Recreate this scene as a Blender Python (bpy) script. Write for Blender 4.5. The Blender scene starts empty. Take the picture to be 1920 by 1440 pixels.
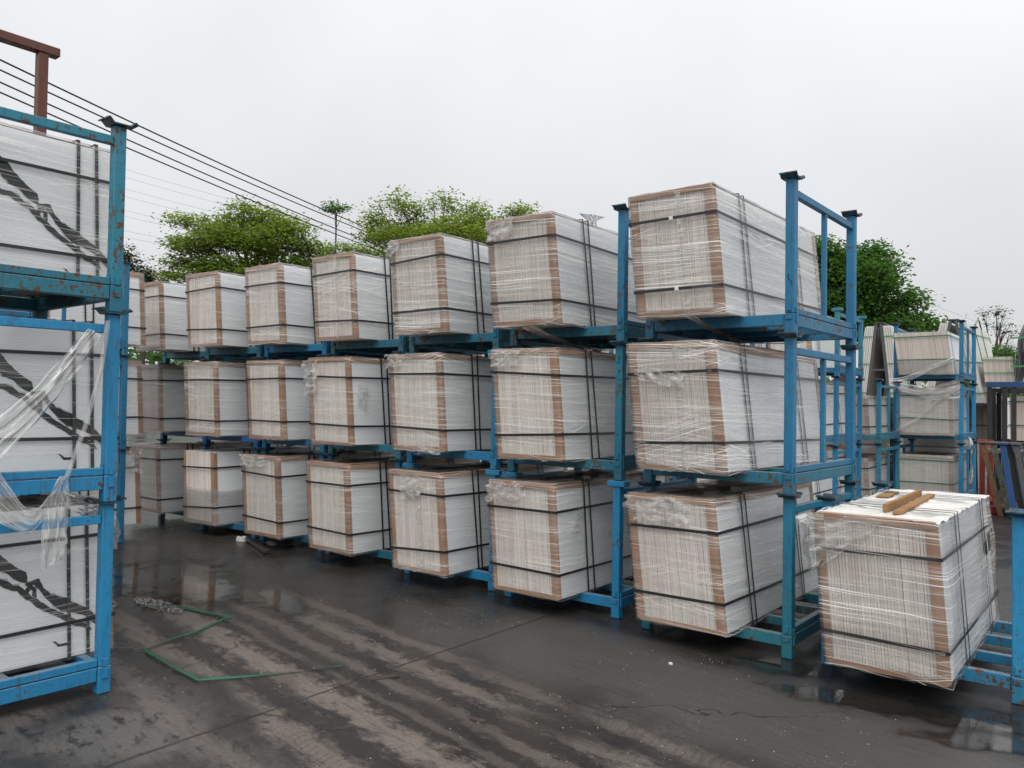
import bpy, bmesh, math, random
from math import sin, cos, pi, radians
from mathutils import Vector, Matrix, noise

random.seed(7)
SC = bpy.context.scene
COL = SC.collection

# ------------------------------------------------------------------ camera
F = Vector((-0.61356, 0.78928, 0.02410)).normalized()
R = Vector((0.78963, 0.61340, 0.01540))
R = (R - F * R.dot(F)).normalized()
U = R.cross(F)
cam_d = bpy.data.cameras.new('camera')
cam_d.sensor_width = 36.0
cam_d.lens = 1515.7 / 1920 * 36.0
cam_d.clip_start = 0.05
cam_d.clip_end = 3000.0
cam = bpy.data.objects.new('camera', cam_d)
COL.objects.link(cam)
m = Matrix((R, U, -F)).transposed().to_4x4()
m.translation = Vector((0, 0, 1.6))
cam.matrix_world = m
SC.camera = cam

# ------------------------------------------------------------------ sky and light
world = bpy.data.worlds.new('World')
SC.world = world
world.use_nodes = True
wn, wl = world.node_tree.nodes, world.node_tree.links
wn.clear()
w_out = wn.new('ShaderNodeOutputWorld')
w_sky = wn.new('ShaderNodeTexSky')
w_sky.sky_type = 'NISHITA'
w_sky.sun_disc = False
SUN_EL, SUN_AZ = radians(52), radians(143)      # azimuth clockwise from +Y
w_sky.sun_elevation = SUN_EL
w_sky.sun_rotation = SUN_AZ
w_sky.air_density = 1.0
w_sky.dust_density = 3.0
w_b1 = wn.new('ShaderNodeBackground')
w_b1.inputs['Strength'].default_value = 0.08
wl.new(w_sky.outputs[0], w_b1.inputs['Color'])
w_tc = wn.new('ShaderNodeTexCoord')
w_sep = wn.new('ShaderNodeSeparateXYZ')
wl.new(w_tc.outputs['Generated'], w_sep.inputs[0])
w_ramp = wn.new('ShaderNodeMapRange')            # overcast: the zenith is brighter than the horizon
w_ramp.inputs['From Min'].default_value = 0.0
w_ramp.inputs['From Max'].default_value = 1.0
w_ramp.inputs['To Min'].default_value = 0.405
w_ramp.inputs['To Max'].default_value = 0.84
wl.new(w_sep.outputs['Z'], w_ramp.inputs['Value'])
w_no = wn.new('ShaderNodeTexNoise')
w_no.inputs['Scale'].default_value = 1.6
w_no.inputs['Detail'].default_value = 4.0
wl.new(w_tc.outputs['Generated'], w_no.inputs['Vector'])
w_nr = wn.new('ShaderNodeMapRange')
w_nr.inputs['From Min'].default_value = 0.3
w_nr.inputs['From Max'].default_value = 0.7
w_nr.inputs['To Min'].default_value = 0.88
w_nr.inputs['To Max'].default_value = 1.08
wl.new(w_no.outputs['Fac'], w_nr.inputs['Value'])
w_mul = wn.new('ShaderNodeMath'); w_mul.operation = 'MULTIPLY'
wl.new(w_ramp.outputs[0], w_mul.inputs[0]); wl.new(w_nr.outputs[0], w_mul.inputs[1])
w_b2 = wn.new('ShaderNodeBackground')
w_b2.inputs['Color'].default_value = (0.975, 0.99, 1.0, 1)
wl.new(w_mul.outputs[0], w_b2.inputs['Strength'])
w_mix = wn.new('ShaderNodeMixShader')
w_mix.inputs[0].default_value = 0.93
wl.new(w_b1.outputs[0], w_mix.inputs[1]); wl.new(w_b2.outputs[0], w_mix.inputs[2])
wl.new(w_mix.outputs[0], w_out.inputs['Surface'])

sun_d = bpy.data.lights.new('sun', 'SUN')
sun_d.energy = 1.5
sun_d.angle = radians(50)
sun_d.color = (1.0, 0.97, 0.93)
sun = bpy.data.objects.new('sun', sun_d)
COL.objects.link(sun)
to_sun = Vector((sin(SUN_AZ) * cos(SUN_EL), cos(SUN_AZ) * cos(SUN_EL), sin(SUN_EL)))
sun.rotation_euler = (-to_sun).to_track_quat('-Z', 'Y').to_euler()

SC.view_settings.view_transform = 'Standard'
SC.view_settings.look = 'None'
SC.view_settings.exposure = 0.74
SC.view_settings.gamma = 1.0
SC.view_settings.use_curve_mapping = False
SC.render.engine = 'CYCLES'
SC.cycles.transparent_max_bounces = 16
SC.cycles.max_bounces = 8

# ------------------------------------------------------------------ node helpers
class NT:
    def __init__(self, name):
        self.m = bpy.data.materials.new(name)
        self.m.use_nodes = True
        self.n = self.m.node_tree.nodes
        self.l = self.m.node_tree.links
        self.n.clear()
        self.out = self.n.new('ShaderNodeOutputMaterial')
    def add(self, t, **kw):
        x = self.n.new(t)
        for k, v in kw.items():
            setattr(x, k, v)
        return x
    def put(self, sock, v):
        if hasattr(v, 'is_linked') or isinstance(v, bpy.types.NodeSocket):
            self.l.new(v, sock)
        else:
            if isinstance(v, (tuple, list)) and len(v) == 3 and sock.type == 'RGBA':
                v = (*v, 1)
            sock.default_value = v
    def math(self, op, a, b=None, c=None, clamp=False):
        x = self.add('ShaderNodeMath', operation=op, use_clamp=clamp)
        self.put(x.inputs[0], a)
        if b is not None: self.put(x.inputs[1], b)
        if c is not None: self.put(x.inputs[2], c)
        return x.outputs[0]
    def remap(self, v, a, b, c=0.0, d=1.0, smooth=True):
        x = self.add('ShaderNodeMapRange', interpolation_type='SMOOTHSTEP' if smooth else 'LINEAR')
        self.put(x.inputs['Value'], v)
        for k, q in zip(('From Min', 'From Max', 'To Min', 'To Max'), (a, b, c, d)):
            self.put(x.inputs[k], q)
        return x.outputs[0]
    def comb(self, x, y, z=0.0):
        q = self.add('ShaderNodeCombineXYZ')
        self.put(q.inputs[0], x); self.put(q.inputs[1], y); self.put(q.inputs[2], z)
        return q.outputs[0]
    def sep(self, v):
        q = self.add('ShaderNodeSeparateXYZ'); self.l.new(v, q.inputs[0]); return q.outputs
    def noise(self, vec=None, scale=5.0, detail=2.0, rough=0.5, dist=0.0):
        q = self.add('ShaderNodeTexNoise')
        if vec is not None: self.l.new(vec, q.inputs['Vector'])
        self.put(q.inputs['Scale'], scale); self.put(q.inputs['Detail'], detail)
        self.put(q.inputs['Roughness'], rough); self.put(q.inputs['Distortion'], dist)
        return q.outputs['Fac']
    def mix(self, f, a, b):
        q = self.add('ShaderNodeMix', data_type='RGBA')
        self.put(q.inputs[0], f); self.put(q.inputs[6], a); self.put(q.inputs[7], b)
        return q.outputs[2]
    def bump(self, h, strength=0.3, dist=0.01):
        q = self.add('ShaderNodeBump')
        q.inputs['Strength'].default_value = strength
        q.inputs['Distance'].default_value = dist
        self.l.new(h, q.inputs['Height'])
        return q.outputs[0]
    def principled(self, color, rough=0.6, metal=0.0, normal=None, spec=0.5):
        q = self.add('ShaderNodeBsdfPrincipled')
        self.put(q.inputs['Base Color'], color)
        self.put(q.inputs['Roughness'], rough)
        self.put(q.inputs['Metallic'], metal)
        self.put(q.inputs['Specular IOR Level'], spec)
        if normal is not None: self.l.new(normal, q.inputs['Normal'])
        return q.outputs[0]
    def done(self, sh):
        self.l.new(sh, self.out.inputs['Surface'])
        return self.m
    def obj(self):
        return self.add('ShaderNodeTexCoord').outputs['Object']
    def pos(self):
        return self.add('ShaderNodeNewGeometry').outputs['Position']
    def rand(self):
        return self.add('ShaderNodeObjectInfo').outputs['Random']

# ------------------------------------------------------------------ materials
def mat_paint(name, c1, c2, chip=0.66, dusty=0.5):
    t = NT(name)
    p = t.pos()
    big = t.noise(p, 1.3, 3.0)
    col = t.mix(t.remap(big, 0.35, 0.65), c1, c2)
    fine = t.noise(p, 30.0, 4.0, 0.7)
    col = t.mix(t.remap(fine, 0.45, 0.75, 0.0, 0.45), col, tuple(x * 0.55 for x in c1))
    sc = t.noise(t.comb(t.math('MULTIPLY', t.sep(p)[0], 9.0), t.math('MULTIPLY', t.sep(p)[1], 9.0), t.math('MULTIPLY', t.sep(p)[2], 90.0)), 1.0, 3.0, 0.7)
    col = t.mix(t.remap(sc, 0.62, 0.70, 0.0, 0.45), col, (0.11, 0.13, 0.15))
    # dust on the upward faces
    g = t.add('ShaderNodeNewGeometry')
    up = t.sep(g.outputs['Normal'])[2]
    dust = t.math('MULTIPLY', t.remap(up, 0.6, 0.95), t.remap(t.noise(p, 9.0, 4.0), 0.3, 0.6, 0.35, 1.0))
    col = t.mix(t.math('MULTIPLY', dust, dusty), col, (0.20, 0.19, 0.17))
    # vertical streaks of grime
    xyz = t.sep(p)
    st = t.noise(t.comb(t.math('MULTIPLY', xyz[0], 60.0), t.math('MULTIPLY', xyz[1], 60.0), t.math('MULTIPLY', xyz[2], 4.0)), 1.0, 2.0)
    col = t.mix(t.remap(st, 0.52, 0.72, 0.0, 0.5), col, (0.05, 0.055, 0.05))
    chips = t.noise(p, 26.0, 6.0, 0.66)
    patch = t.noise(p, 2.6, 3.0)
    chips = t.math('MULTIPLY_ADD', t.math('SUBTRACT', patch, 0.5), 0.42, chips)
    cm = t.remap(chips, chip, chip + 0.03)
    rust = t.mix(t.noise(p, 45.0, 3.0), (0.035, 0.022, 0.016), (0.15, 0.06, 0.025))
    col = t.mix(cm, col, rust)
    rough = t.math('ADD', 0.34, t.math('MULTIPLY', fine, 0.3))
    h = t.math('SUBTRACT', t.math('MULTIPLY', fine, 0.3), cm)
    return t.done(t.principled(col, rough, 0.0, t.bump(h, 0.35, 0.004), 0.5))

PAINT = {
    'blue': mat_paint('blue_paint', (0.009, 0.13, 0.265), (0.014, 0.17, 0.32), 0.625),
    'bright': mat_paint('bright_blue_paint', (0.012, 0.19, 0.385), (0.016, 0.225, 0.44), 0.63),
    'teal': mat_paint('teal_paint', (0.010, 0.15, 0.26), (0.018, 0.19, 0.27), 0.60),
    'deep': mat_paint('deep_blue_paint', (0.008, 0.075, 0.23), (0.012, 0.11, 0.32), 0.64),
    'rust': mat_paint('rust_red_paint', (0.085, 0.022, 0.014), (0.12, 0.035, 0.02), 0.60, 0.2),
    'red': mat_paint('red_paint', (0.22, 0.018, 0.018), (0.26, 0.03, 0.02), 0.62, 0.2),
    'brown': mat_paint('brown_rust_paint', (0.10, 0.05, 0.028), (0.17, 0.10, 0.05), 0.55, 0.2),
    'patina': mat_paint('worn_green_paint', (0.10, 0.09, 0.06), (0.10, 0.16, 0.13), 0.52, 0.2),
    'black': mat_paint('black_paint', (0.018, 0.018, 0.019), (0.03, 0.03, 0.032), 0.66, 0.15),
    'grey': mat_paint('grey_paint', (0.06, 0.063, 0.068), (0.09, 0.095, 0.10), 0.64, 0.2),
    'navy': mat_paint('navy_paint', (0.012, 0.05, 0.16), (0.015, 0.07, 0.22), 0.66, 0.2),
}
RUSTY = {k: mat_paint('worn_' + k, *a) for k, a in {
    'blue': ((0.010, 0.13, 0.26), (0.018, 0.165, 0.30), 0.585, 0.7),
    'bright': ((0.014, 0.18, 0.365), (0.018, 0.21, 0.42), 0.60, 0.7),
    'teal': ((0.010, 0.13, 0.21), (0.022, 0.17, 0.22), 0.565, 0.8),
    'deep': ((0.008, 0.075, 0.23), (0.012, 0.11, 0.32), 0.57, 0.8)}.items()}
def mat_capiron():
    t = NT('dark_iron')
    p = t.pos()
    n1 = t.noise(p, 22.0, 5.0, 0.65)
    col = t.mix(t.remap(n1, 0.42, 0.6), (0.016, 0.022, 0.026), (0.012, 0.085, 0.14))
    col = t.mix(t.remap(t.noise(p, 40.0, 4.0), 0.56, 0.66), col, (0.10, 0.05, 0.025))
    return t.done(t.principled(col, 0.5, 0.2, t.bump(n1, 0.4, 0.004)))
M_CAP = mat_capiron()

def mat_slab(name, ca, cb):
    t = NT(name)
    g = t.add('ShaderNodeNewGeometry')
    r = g.outputs['Random Per Island']
    p = t.obj()
    xyz = t.sep(p)
    n = t.noise(t.comb(t.math('MULTIPLY', xyz[0], 60), xyz[1], t.math('MULTIPLY', xyz[2], 3.0)), 1.0, 4.0)
    base = t.mix(r, ca, cb)
    band = t.noise(t.comb(t.math('MULTIPLY', xyz[0], 9.0), 3.7, t.rand()), 1.0, 2.0)
    base = t.mix(t.remap(band, 0.5, 0.68, 0.0, 0.5), base, (0.62, 0.54, 0.50))
    base = t.mix(t.remap(n, 0.5, 0.75, 0, 0.22), base, (0.40, 0.36, 0.32))
    return t.done(t.principled(base, 0.75, 0.0, None, 0.3))
M_EDGE = mat_slab('tile_edges', (0.67, 0.625, 0.575), (0.81, 0.775, 0.73))
M_BARE = mat_slab('bare_tile_edges', (0.40, 0.35, 0.305), (0.58, 0.535, 0.485))


def mat_white(name, c1, c2):
    t = NT(name)
    p = t.obj()
    n = t.noise(p, 1.7, 4.0)
    d = t.noise(p, 22.0, 5.0, 0.7)
    col = t.mix(n, c1, c2)
    col = t.mix(t.remap(d, 0.6, 0.8, 0, 0.25), col, (0.5, 0.49, 0.46))
    return t.done(t.principled(col, t.math('ADD', 0.28, t.math('MULTIPLY', d, 0.25)), 0.0, None, 0.5))
M_WHITE = mat_white('white_tile_face', (0.775, 0.80, 0.825), (0.81, 0.83, 0.845))
M_CREAM = mat_white('cream_slab', (0.56, 0.545, 0.51), (0.64, 0.625, 0.59))
M_GREYSLAB = mat_white('grey_slab', (0.27, 0.275, 0.29), (0.36, 0.36, 0.37))

def mat_card():
    t = NT('brown_cardboard')
    p = t.obj()
    n = t.noise(p, 6.0, 4.0)
    f = t.noise(p, 60.0, 4.0, 0.7)
    col = t.mix(t.remap(n, 0.3, 0.7), (0.325, 0.19, 0.125), (0.40, 0.25, 0.17))
    col = t.mix(t.math('MULTIPLY', t.rand(), 0.5), col, (0.33, 0.205, 0.135))
    col = t.mix(t.remap(f, 0.5, 0.8, 0, 0.4), col, (0.24, 0.13, 0.08))
    return t.done(t.principled(col, 0.62, 0.0, t.bump(t.noise(p, 18.0, 3.0), 0.35, 0.006), 0.4))
M_CARD = mat_card()

def mat_topsheet():
    t = NT('top_cover_board')
    p = t.obj()
    n = t.noise(p, 5.0, 5.0)
    col = t.mix(t.remap(n, 0.35, 0.65), (0.27, 0.19, 0.14), (0.42, 0.33, 0.27))
    return t.done(t.principled(col, 0.45, 0.0, t.bump(n, 0.3, 0.01), 0.5))
M_TOP = mat_topsheet()

def mat_simple(name, c, rough=0.5, spec=0.5, var=0.25, scale=20.0, bump=0.2):
    t = NT(name)
    n = t.noise(t.obj(), scale, 4.0, 0.65)
    col = t.mix(n, tuple(x * (1 - var) for x in c), tuple(min(1, x * (1 + var)) for x in c))
    return t.done(t.principled(col, rough, 0.0, t.bump(n, bump, 0.004) if bump else None, spec))
M_STRAP = mat_simple('black_strap', (0.018, 0.018, 0.020), 0.38, 0.5)
M_GSTRAP = mat_simple('green_strap', (0.03, 0.235, 0.125), 0.3, 0.6)
M_FARSTRAP = mat_simple('dark_green_strap', (0.02, 0.13, 0.075), 0.35, 0.5)
M_LIME = mat_simple('light_green_strap', (0.06, 0.24, 0.09), 0.35, 0.5)
M_SEAL = mat_simple('pale_strap_seal', (0.6, 0.6, 0.58), 0.3)
M_TIMBER = mat_simple('pine_timber', (0.27, 0.145, 0.06), 0.75, 0.3, 0.55, 14.0)
M_WETWOOD = mat_simple('wet_timber', (0.025, 0.02, 0.016), 0.4, 0.5)
M_BARK = mat_simple('tree_bark', (0.075, 0.06, 0.048), 0.9, 0.2, 0.4, 8.0)
M_CABLE = mat_simple('cable_black', (0.03, 0.032, 0.035), 0.6, 0.3, 0.1, 2.0, 0)
M_THIN = mat_simple('cable_grey', (0.30, 0.31, 0.33), 0.6, 0.3, 0.1, 2.0, 0)
M_STEEL = mat_simple('galvanised_steel', (0.25, 0.26, 0.28), 0.5, 0.5, 0.1, 2.0, 0)
M_VEIN = mat_simple('black_marble_vein', (0.012, 0.012, 0.013), 0.35, 0.5, 0.5, 14.0, 0)
M_HALO = mat_simple('grey_marble_vein', (0.42, 0.43, 0.45), 0.35, 0.5, 0.15, 10.0, 0)
M_INK = mat_simple('black_ink', (0.015, 0.016, 0.02), 0.6, 0.3, 0.1, 4.0, 0)
M_WHITEBIT = mat_simple('white_scrap', (0.6, 0.6, 0.57), 0.7)
M_STONE = mat_simple('pale_grit', (0.26, 0.25, 0.235), 0.8)
M_SHAV = mat_simple('grey_shavings', (0.20, 0.20, 0.195), 0.5, 0.5)
M_BARKBIT = mat_simple('brown_scrap', (0.045, 0.032, 0.026), 0.75)

def mat_film(name, base, dens, crease=False, fine=1.0, amt=0.0, gloss=0.55, tint=0.93):
    """clear stretch wrap: mostly see-through, white where the film is drawn into threads"""
    t = NT(name)
    uv = t.add('ShaderNodeUVMap').outputs['UV']
    q = t.sep(uv)
    u, v = q[0], q[1]
    r = t.math('MULTIPLY', t.rand(), 37.0)
    def lines(slope, fu, fv, lo, hi, off, warp=0.0):
        vv = t.math('MULTIPLY_ADD', u, slope, v)
        if warp:
            w = t.noise(t.comb(t.math('MULTIPLY', u, 1.3), t.math('MULTIPLY', v, 2.0), r), 1.0, 1.0)
            vv = t.math('MULTIPLY_ADD', w, warp, vv)
        vec = t.comb(t.math('MULTIPLY', u, fu), t.math('MULTIPLY', vv, fv), t.math('ADD', r, off))
        return t.remap(t.noise(vec, 1.0, 1.5), lo, hi)
    if crease == 'long':      # drawn into threads along its length
        n1 = t.noise(t.comb(t.math('MULTIPLY', u, 3.0), t.math('MULTIPLY', v, 75), r), 1.0, 3.0, 0.6, 0.6)
        n2 = t.noise(t.comb(t.math('MULTIPLY', u, 9), t.math('MULTIPLY', v, 160), r), 1.0, 2.0, 0.6, 0.4)
        dm = t.math('MAXIMUM', t.math('MULTIPLY', t.remap(n1, 0.50, 0.66), 0.6), t.math('MULTIPLY', t.remap(n2, 0.54, 0.68), 0.8))
    elif crease:
        n1 = t.noise(t.comb(t.math('MULTIPLY', u, 11), t.math('MULTIPLY', v, 24), r), 1.0, 3.0, 0.6, 1.2)
        n2 = t.noise(t.comb(t.math('MULTIPLY', u, 26), t.math('MULTIPLY', v, 60), r), 1.0, 3.0, 0.6, 0.8)
        dm = t.math('MAXIMUM', t.math('MULTIPLY', t.remap(n1, 0.48, 0.62), 0.45), t.math('MULTIPLY', t.remap(n2, 0.55, 0.68), 0.75))
    else:
        a = lines(0.03, 0.8, 170 * fine, 0.60 - amt, 0.68 - amt, 0.0, 0.05)
        b = lines(-0.05, 0.7, 260 * fine, 0.60 - amt, 0.70 - amt, 9.0, 0.05)
        c = lines(0.20, 0.8, 200 * fine, 0.62 - amt, 0.69 - amt, 21.0, 0.10)
        c2 = lines(-0.26, 0.9, 180 * fine, 0.63 - amt, 0.69 - amt, 33.0, 0.10)
        zone = t.remap(t.noise(t.comb(t.math('MULTIPLY', u, 0.9), t.math('MULTIPLY', v, 5.0), t.math('ADD', r, 5.0)), 1.0, 2.0), 0.38, 0.62)
        zone2 = t.remap(t.noise(t.comb(t.math('MULTIPLY', u, 1.3), t.math('MULTIPLY', v, 3.0), t.math('ADD', r, 15.0)), 1.0, 2.0), 0.52, 0.64)
        dm = t.math('MAXIMUM', t.math('MULTIPLY', a, t.math('MULTIPLY_ADD', zone, 0.55, 0.35)), t.math('MULTIPLY', b, t.math('MULTIPLY', zone, 0.7)))
        dm = t.math('MAXIMUM', dm, t.math('MULTIPLY', t.math('MAXIMUM', c, c2), t.math('MULTIPLY', zone2, 0.85)))
        haze = t.math('MULTIPLY', zone, 0.05)
        dm = t.math('ADD', dm, haze)
    al = t.math('MULTIPLY_ADD', dm, dens, base, True)
    nb = t.bump(dm, 0.35 if crease else 0.12, 0.003)
    dif = t.add('ShaderNodeBsdfDiffuse'); dif.inputs['Color'].default_value = (0.92, 0.91, 0.89, 1)
    t.l.new(nb, dif.inputs['Normal'])
    tr = t.add('ShaderNodeBsdfTranslucent'); tr.inputs['Color'].default_value = (0.80, 0.80, 0.78, 1)
    t.l.new(nb, tr.inputs['Normal'])
    m1 = t.add('ShaderNodeMixShader'); m1.inputs[0].default_value = 0.12
    t.l.new(dif.outputs[0], m1.inputs[1]); t.l.new(tr.outputs[0], m1.inputs[2])
    tp = t.add('ShaderNodeBsdfTransparent'); tp.inputs['Color'].default_value = (tint, tint, tint * .995, 1)
    m2 = t.add('ShaderNodeMixShader')
    t.l.new(al, m2.inputs[0]); t.l.new(tp.outputs[0], m2.inputs[1]); t.l.new(m1.outputs[0], m2.inputs[2])
    wr = t.noise(t.comb(t.math('MULTIPLY', u, 2.2), t.math('MULTIPLY_ADD', v, 16.0, t.math('MULTIPLY', u, 1.1)), r), 1.0, 3.0, 0.55, 0.6)
    gb = t.bump(wr, 0.55, 0.02)
    gl = t.add('ShaderNodeBsdfGlossy'); gl.inputs['Roughness'].default_value = 0.16
    gl.inputs['Color'].default_value = (0.9, 0.9, 0.9, 1)
    t.l.new(gb, gl.inputs['Normal'])
    fr = t.add('ShaderNodeFresnel'); fr.inputs['IOR'].default_value = 1.45
    t.l.new(gb, fr.inputs['Normal'])
    m3 = t.add('ShaderNodeMixShader')
    t.l.new(t.math('MULTIPLY', fr.outputs[0], gloss), m3.inputs[0])
    t.l.new(m2.outputs[0], m3.inputs[1]); t.l.new(gl.outputs[0], m3.inputs[2])
    return t.done(m3.outputs[0])
M_FILM = mat_film('stretch_film', 0.012, 0.82, amt=0.008, gloss=0.45, tint=0.975)
M_FILMHEAVY = mat_film('stretch_film_heavy', 0.018, 0.92, amt=0.022, gloss=0.6, tint=0.96)
M_FILMLIGHT = mat_film('stretch_film_light', 0.01, 0.72, amt=-0.016, gloss=0.4, tint=0.985)
M_CRUMPLE = mat_film('crumpled_film', 0.12, 0.52, True, gloss=0.5)
M_TORN = mat_film('torn_film', 0.15, 0.48, 'long', gloss=0.7, tint=0.90)
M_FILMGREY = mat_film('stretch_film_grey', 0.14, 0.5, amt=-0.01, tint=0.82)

def mat_leaf(name, c1, c2, tr):
    t = NT(name)
    g = t.add('ShaderNodeNewGeometry')
    col = t.mix(g.outputs['Random Per Island'], c1, c2)
    n = t.noise(t.obj(), 0.8, 2.0)
    col = t.mix(t.remap(n, 0.35, 0.65, 0, 0.5), col, c1)
    d = t.principled(col, 0.5, 0.0, None, 0.35)
    tl = t.add('ShaderNodeBsdfTranslucent')
    t.l.new(t.mix(0.4, col, tr), tl.inputs['Color'])
    mx = t.add('ShaderNodeMixShader'); mx.inputs[0].default_value = 0.52
    t.l.new(d, mx.inputs[1]); t.l.new(tl.outputs[0], mx.inputs[2])
    return t.done(mx.outputs[0])
M_LEAF_A = mat_leaf('bright_leaves', (0.07, 0.135, 0.02), (0.25, 0.34, 0.055), (0.40, 0.52, 0.06))
M_LEAF_B = mat_leaf('lime_leaves', (0.08, 0.14, 0.022), (0.27, 0.36, 0.06), (0.42, 0.53, 0.06))
M_LEAF_D = mat_leaf('dark_leaves', (0.022, 0.075, 0.016), (0.11, 0.23, 0.045), (0.15, 0.32, 0.04))
M_LEAF_C = mat_leaf('conifer_leaves', (0.025, 0.04, 0.02), (0.05, 0.065, 0.035), (0.05, 0.07, 0.03))
M_LEAF_S = mat_leaf('sparse_leaves', (0.045, 0.05, 0.03), (0.08, 0.085, 0.05), (0.07, 0.08, 0.03))

def mat_ground():
    t = NT('wet_concrete_yard')
    p = t.pos()
    x, y, _ = t.sep(p)
    al = radians(10.4)
    s = t.math('SUBTRACT', t.math('MULTIPLY', x, cos(al)), t.math('MULTIPLY', y, sin(al)))
    a = t.math('ADD', t.math('MULTIPLY', y, cos(al)), t.math('MULTIPLY', x, sin(al)))
    wob = t.noise(t.comb(t.math('MULTIPLY', s, 0.7), t.math('MULTIPLY', a, 0.9), 2.0), 1.0, 2.0)
    aw = t.math('MULTIPLY_ADD', t.math('SUBTRACT', wob, 0.5), 0.24, a)
    # tyre lines along the aisle
    br = t.noise(t.comb(t.math('MULTIPLY', s, 7.0), t.math('MULTIPLY', a, 13.0), 4.0), 1.0, 7.0, 0.72)
    mott = t.noise(p, 1.5, 5.0, 0.62)
    brk = t.noise(t.comb(t.math('MULTIPLY', s, 0.8), t.math('MULTIPLY', a, 2.0), 11.0), 1.0, 2.0)
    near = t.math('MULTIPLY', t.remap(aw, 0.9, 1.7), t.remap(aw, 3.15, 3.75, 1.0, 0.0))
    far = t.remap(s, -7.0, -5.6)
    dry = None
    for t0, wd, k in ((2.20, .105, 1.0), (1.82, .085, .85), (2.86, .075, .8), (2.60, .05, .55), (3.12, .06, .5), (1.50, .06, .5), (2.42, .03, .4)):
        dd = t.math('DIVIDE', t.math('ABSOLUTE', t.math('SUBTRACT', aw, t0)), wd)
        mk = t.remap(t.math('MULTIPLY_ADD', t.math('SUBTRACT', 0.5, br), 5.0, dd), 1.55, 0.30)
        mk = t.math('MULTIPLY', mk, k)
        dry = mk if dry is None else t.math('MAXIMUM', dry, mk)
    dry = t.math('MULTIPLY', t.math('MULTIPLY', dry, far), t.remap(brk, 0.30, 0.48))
    # tread chevrons, faint
    wv = t.add('ShaderNodeTexWave', wave_type='BANDS', bands_direction='X')
    zig = t.math('MULTIPLY', t.math('PINGPONG', a, 0.11), 0.45)
    t.l.new(t.comb(t.math('ADD', s, zig), 0.0, 0.0), wv.inputs['Vector'])
    wv.inputs['Scale'].default_value = 6.5
    wv.inputs['Distortion'].default_value = 7.0
    wv.inputs['Detail'].default_value = 2.0
    wv.inputs['Detail Scale'].default_value = 2.0
    tread = wv.outputs['Fac']
    tz = t.math('MULTIPLY', near, t.remap(t.noise(p, 0.9, 2.0), 0.4, 0.6))
    dry = t.math('MULTIPLY', dry, t.math('SUBTRACT', 1.0, t.math('MULTIPLY', t.remap(tread, 0.62, 0.9), t.math('MULTIPLY', tz, 0.28))))
    # smooth dull concrete up to the stacks; dark wet colour beyond also paints shade
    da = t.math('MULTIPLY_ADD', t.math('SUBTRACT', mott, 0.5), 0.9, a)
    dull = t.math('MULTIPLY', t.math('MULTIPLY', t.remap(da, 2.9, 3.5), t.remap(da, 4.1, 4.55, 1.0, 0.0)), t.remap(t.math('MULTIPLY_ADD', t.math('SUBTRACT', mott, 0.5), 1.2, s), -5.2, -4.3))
    wet = t.mix(mott, (0.010, 0.0092, 0.0088), (0.030, 0.0275, 0.026))  # wet ground, and painted shade beyond the stack fronts
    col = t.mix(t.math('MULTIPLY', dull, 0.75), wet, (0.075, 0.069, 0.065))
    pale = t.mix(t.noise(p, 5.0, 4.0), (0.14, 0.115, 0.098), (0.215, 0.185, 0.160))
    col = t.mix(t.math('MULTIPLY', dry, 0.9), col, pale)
    # pale slurry near the camera
    sl = t.math('MULTIPLY', t.remap(t.noise(p, 1.1, 4.0), 0.36, 0.55), t.math('MULTIPLY', t.remap(aw, 1.45, 1.8, 1.0, 0.0), t.remap(s, -5.0, -4.5)))
    sl = t.math('MULTIPLY', sl, t.remap(br, 0.36, 0.50))
    col = t.mix(t.math('MULTIPLY', sl, 0.75), col, (0.135, 0.122, 0.112))
    # grit and speckle
    sp = t.add('ShaderNodeTexVoronoi'); sp.inputs['Scale'].default_value = 55.0
    t.l.new(p, sp.inputs['Vector'])
    spk = t.math('MULTIPLY', t.remap(sp.outputs['Distance'], 0.10, 0.2, 1.0, 0.0), t.remap(t.noise(p, 3.0, 3.0), 0.5, 0.62))
    col = t.mix(t.math('MULTIPLY', spk, 0.8), col, (0.27, 0.26, 0.24))
    scr = t.noise(t.comb(t.math('MULTIPLY', s, 2.2), t.math('MULTIPLY', a, 42.0), 7.0), 1.0, 3.0, 0.6)
    col = t.mix(t.remap(scr, 0.52, 0.72, 0.0, 0.5), col, (0.022, 0.020, 0.019))
    col = t.mix(t.math('MULTIPLY', t.remap(scr, 0.28, 0.42, 0.4, 0.0), t.remap(mott, 0.4, 0.6)), col, (0.15, 0.135, 0.12))
    fine = t.noise(p, 60.0, 5.0, 0.7)
    col = t.mix(t.remap(fine, 0.35, 0.8, 0.0, 0.6), col, (0.03, 0.027, 0.025))
    # brown mud film far in the aisle
    mud = t.math('MULTIPLY', t.remap(s, -9.0, -6.5, 1.0, 0.0), t.remap(t.noise(p, 0.8, 3.0), 0.4, 0.6))
    col = t.mix(t.math('MULTIPLY', mud, 0.5), col, (0.045, 0.035, 0.026))
    # sawn joint across the yard
    jx = t.math('ABSOLUTE', t.math('ADD', x, t.math('MULTIPLY_ADD', t.math('SUBTRACT', t.noise(p, 8.0, 2.0), 0.5), 0.02, 3.545)))
    jm = t.remap(jx, 0.006, 0.016, 1.0, 0.0)
    col = t.mix(t.math('MULTIPLY', jm, 0.75), col, (0.018, 0.016, 0.015))
    vor = t.add('ShaderNodeTexVoronoi', feature='DISTANCE_TO_EDGE'); vor.inputs['Scale'].default_value = 0.55
    wp = t.add('ShaderNodeVectorMath', operation='ADD')
    wq = t.add('ShaderNodeTexNoise'); wq.inputs['Scale'].default_value = 2.2; wq.inputs['Detail'].default_value = 5.0
    t.l.new(p, wq.inputs['Vector'])
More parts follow.
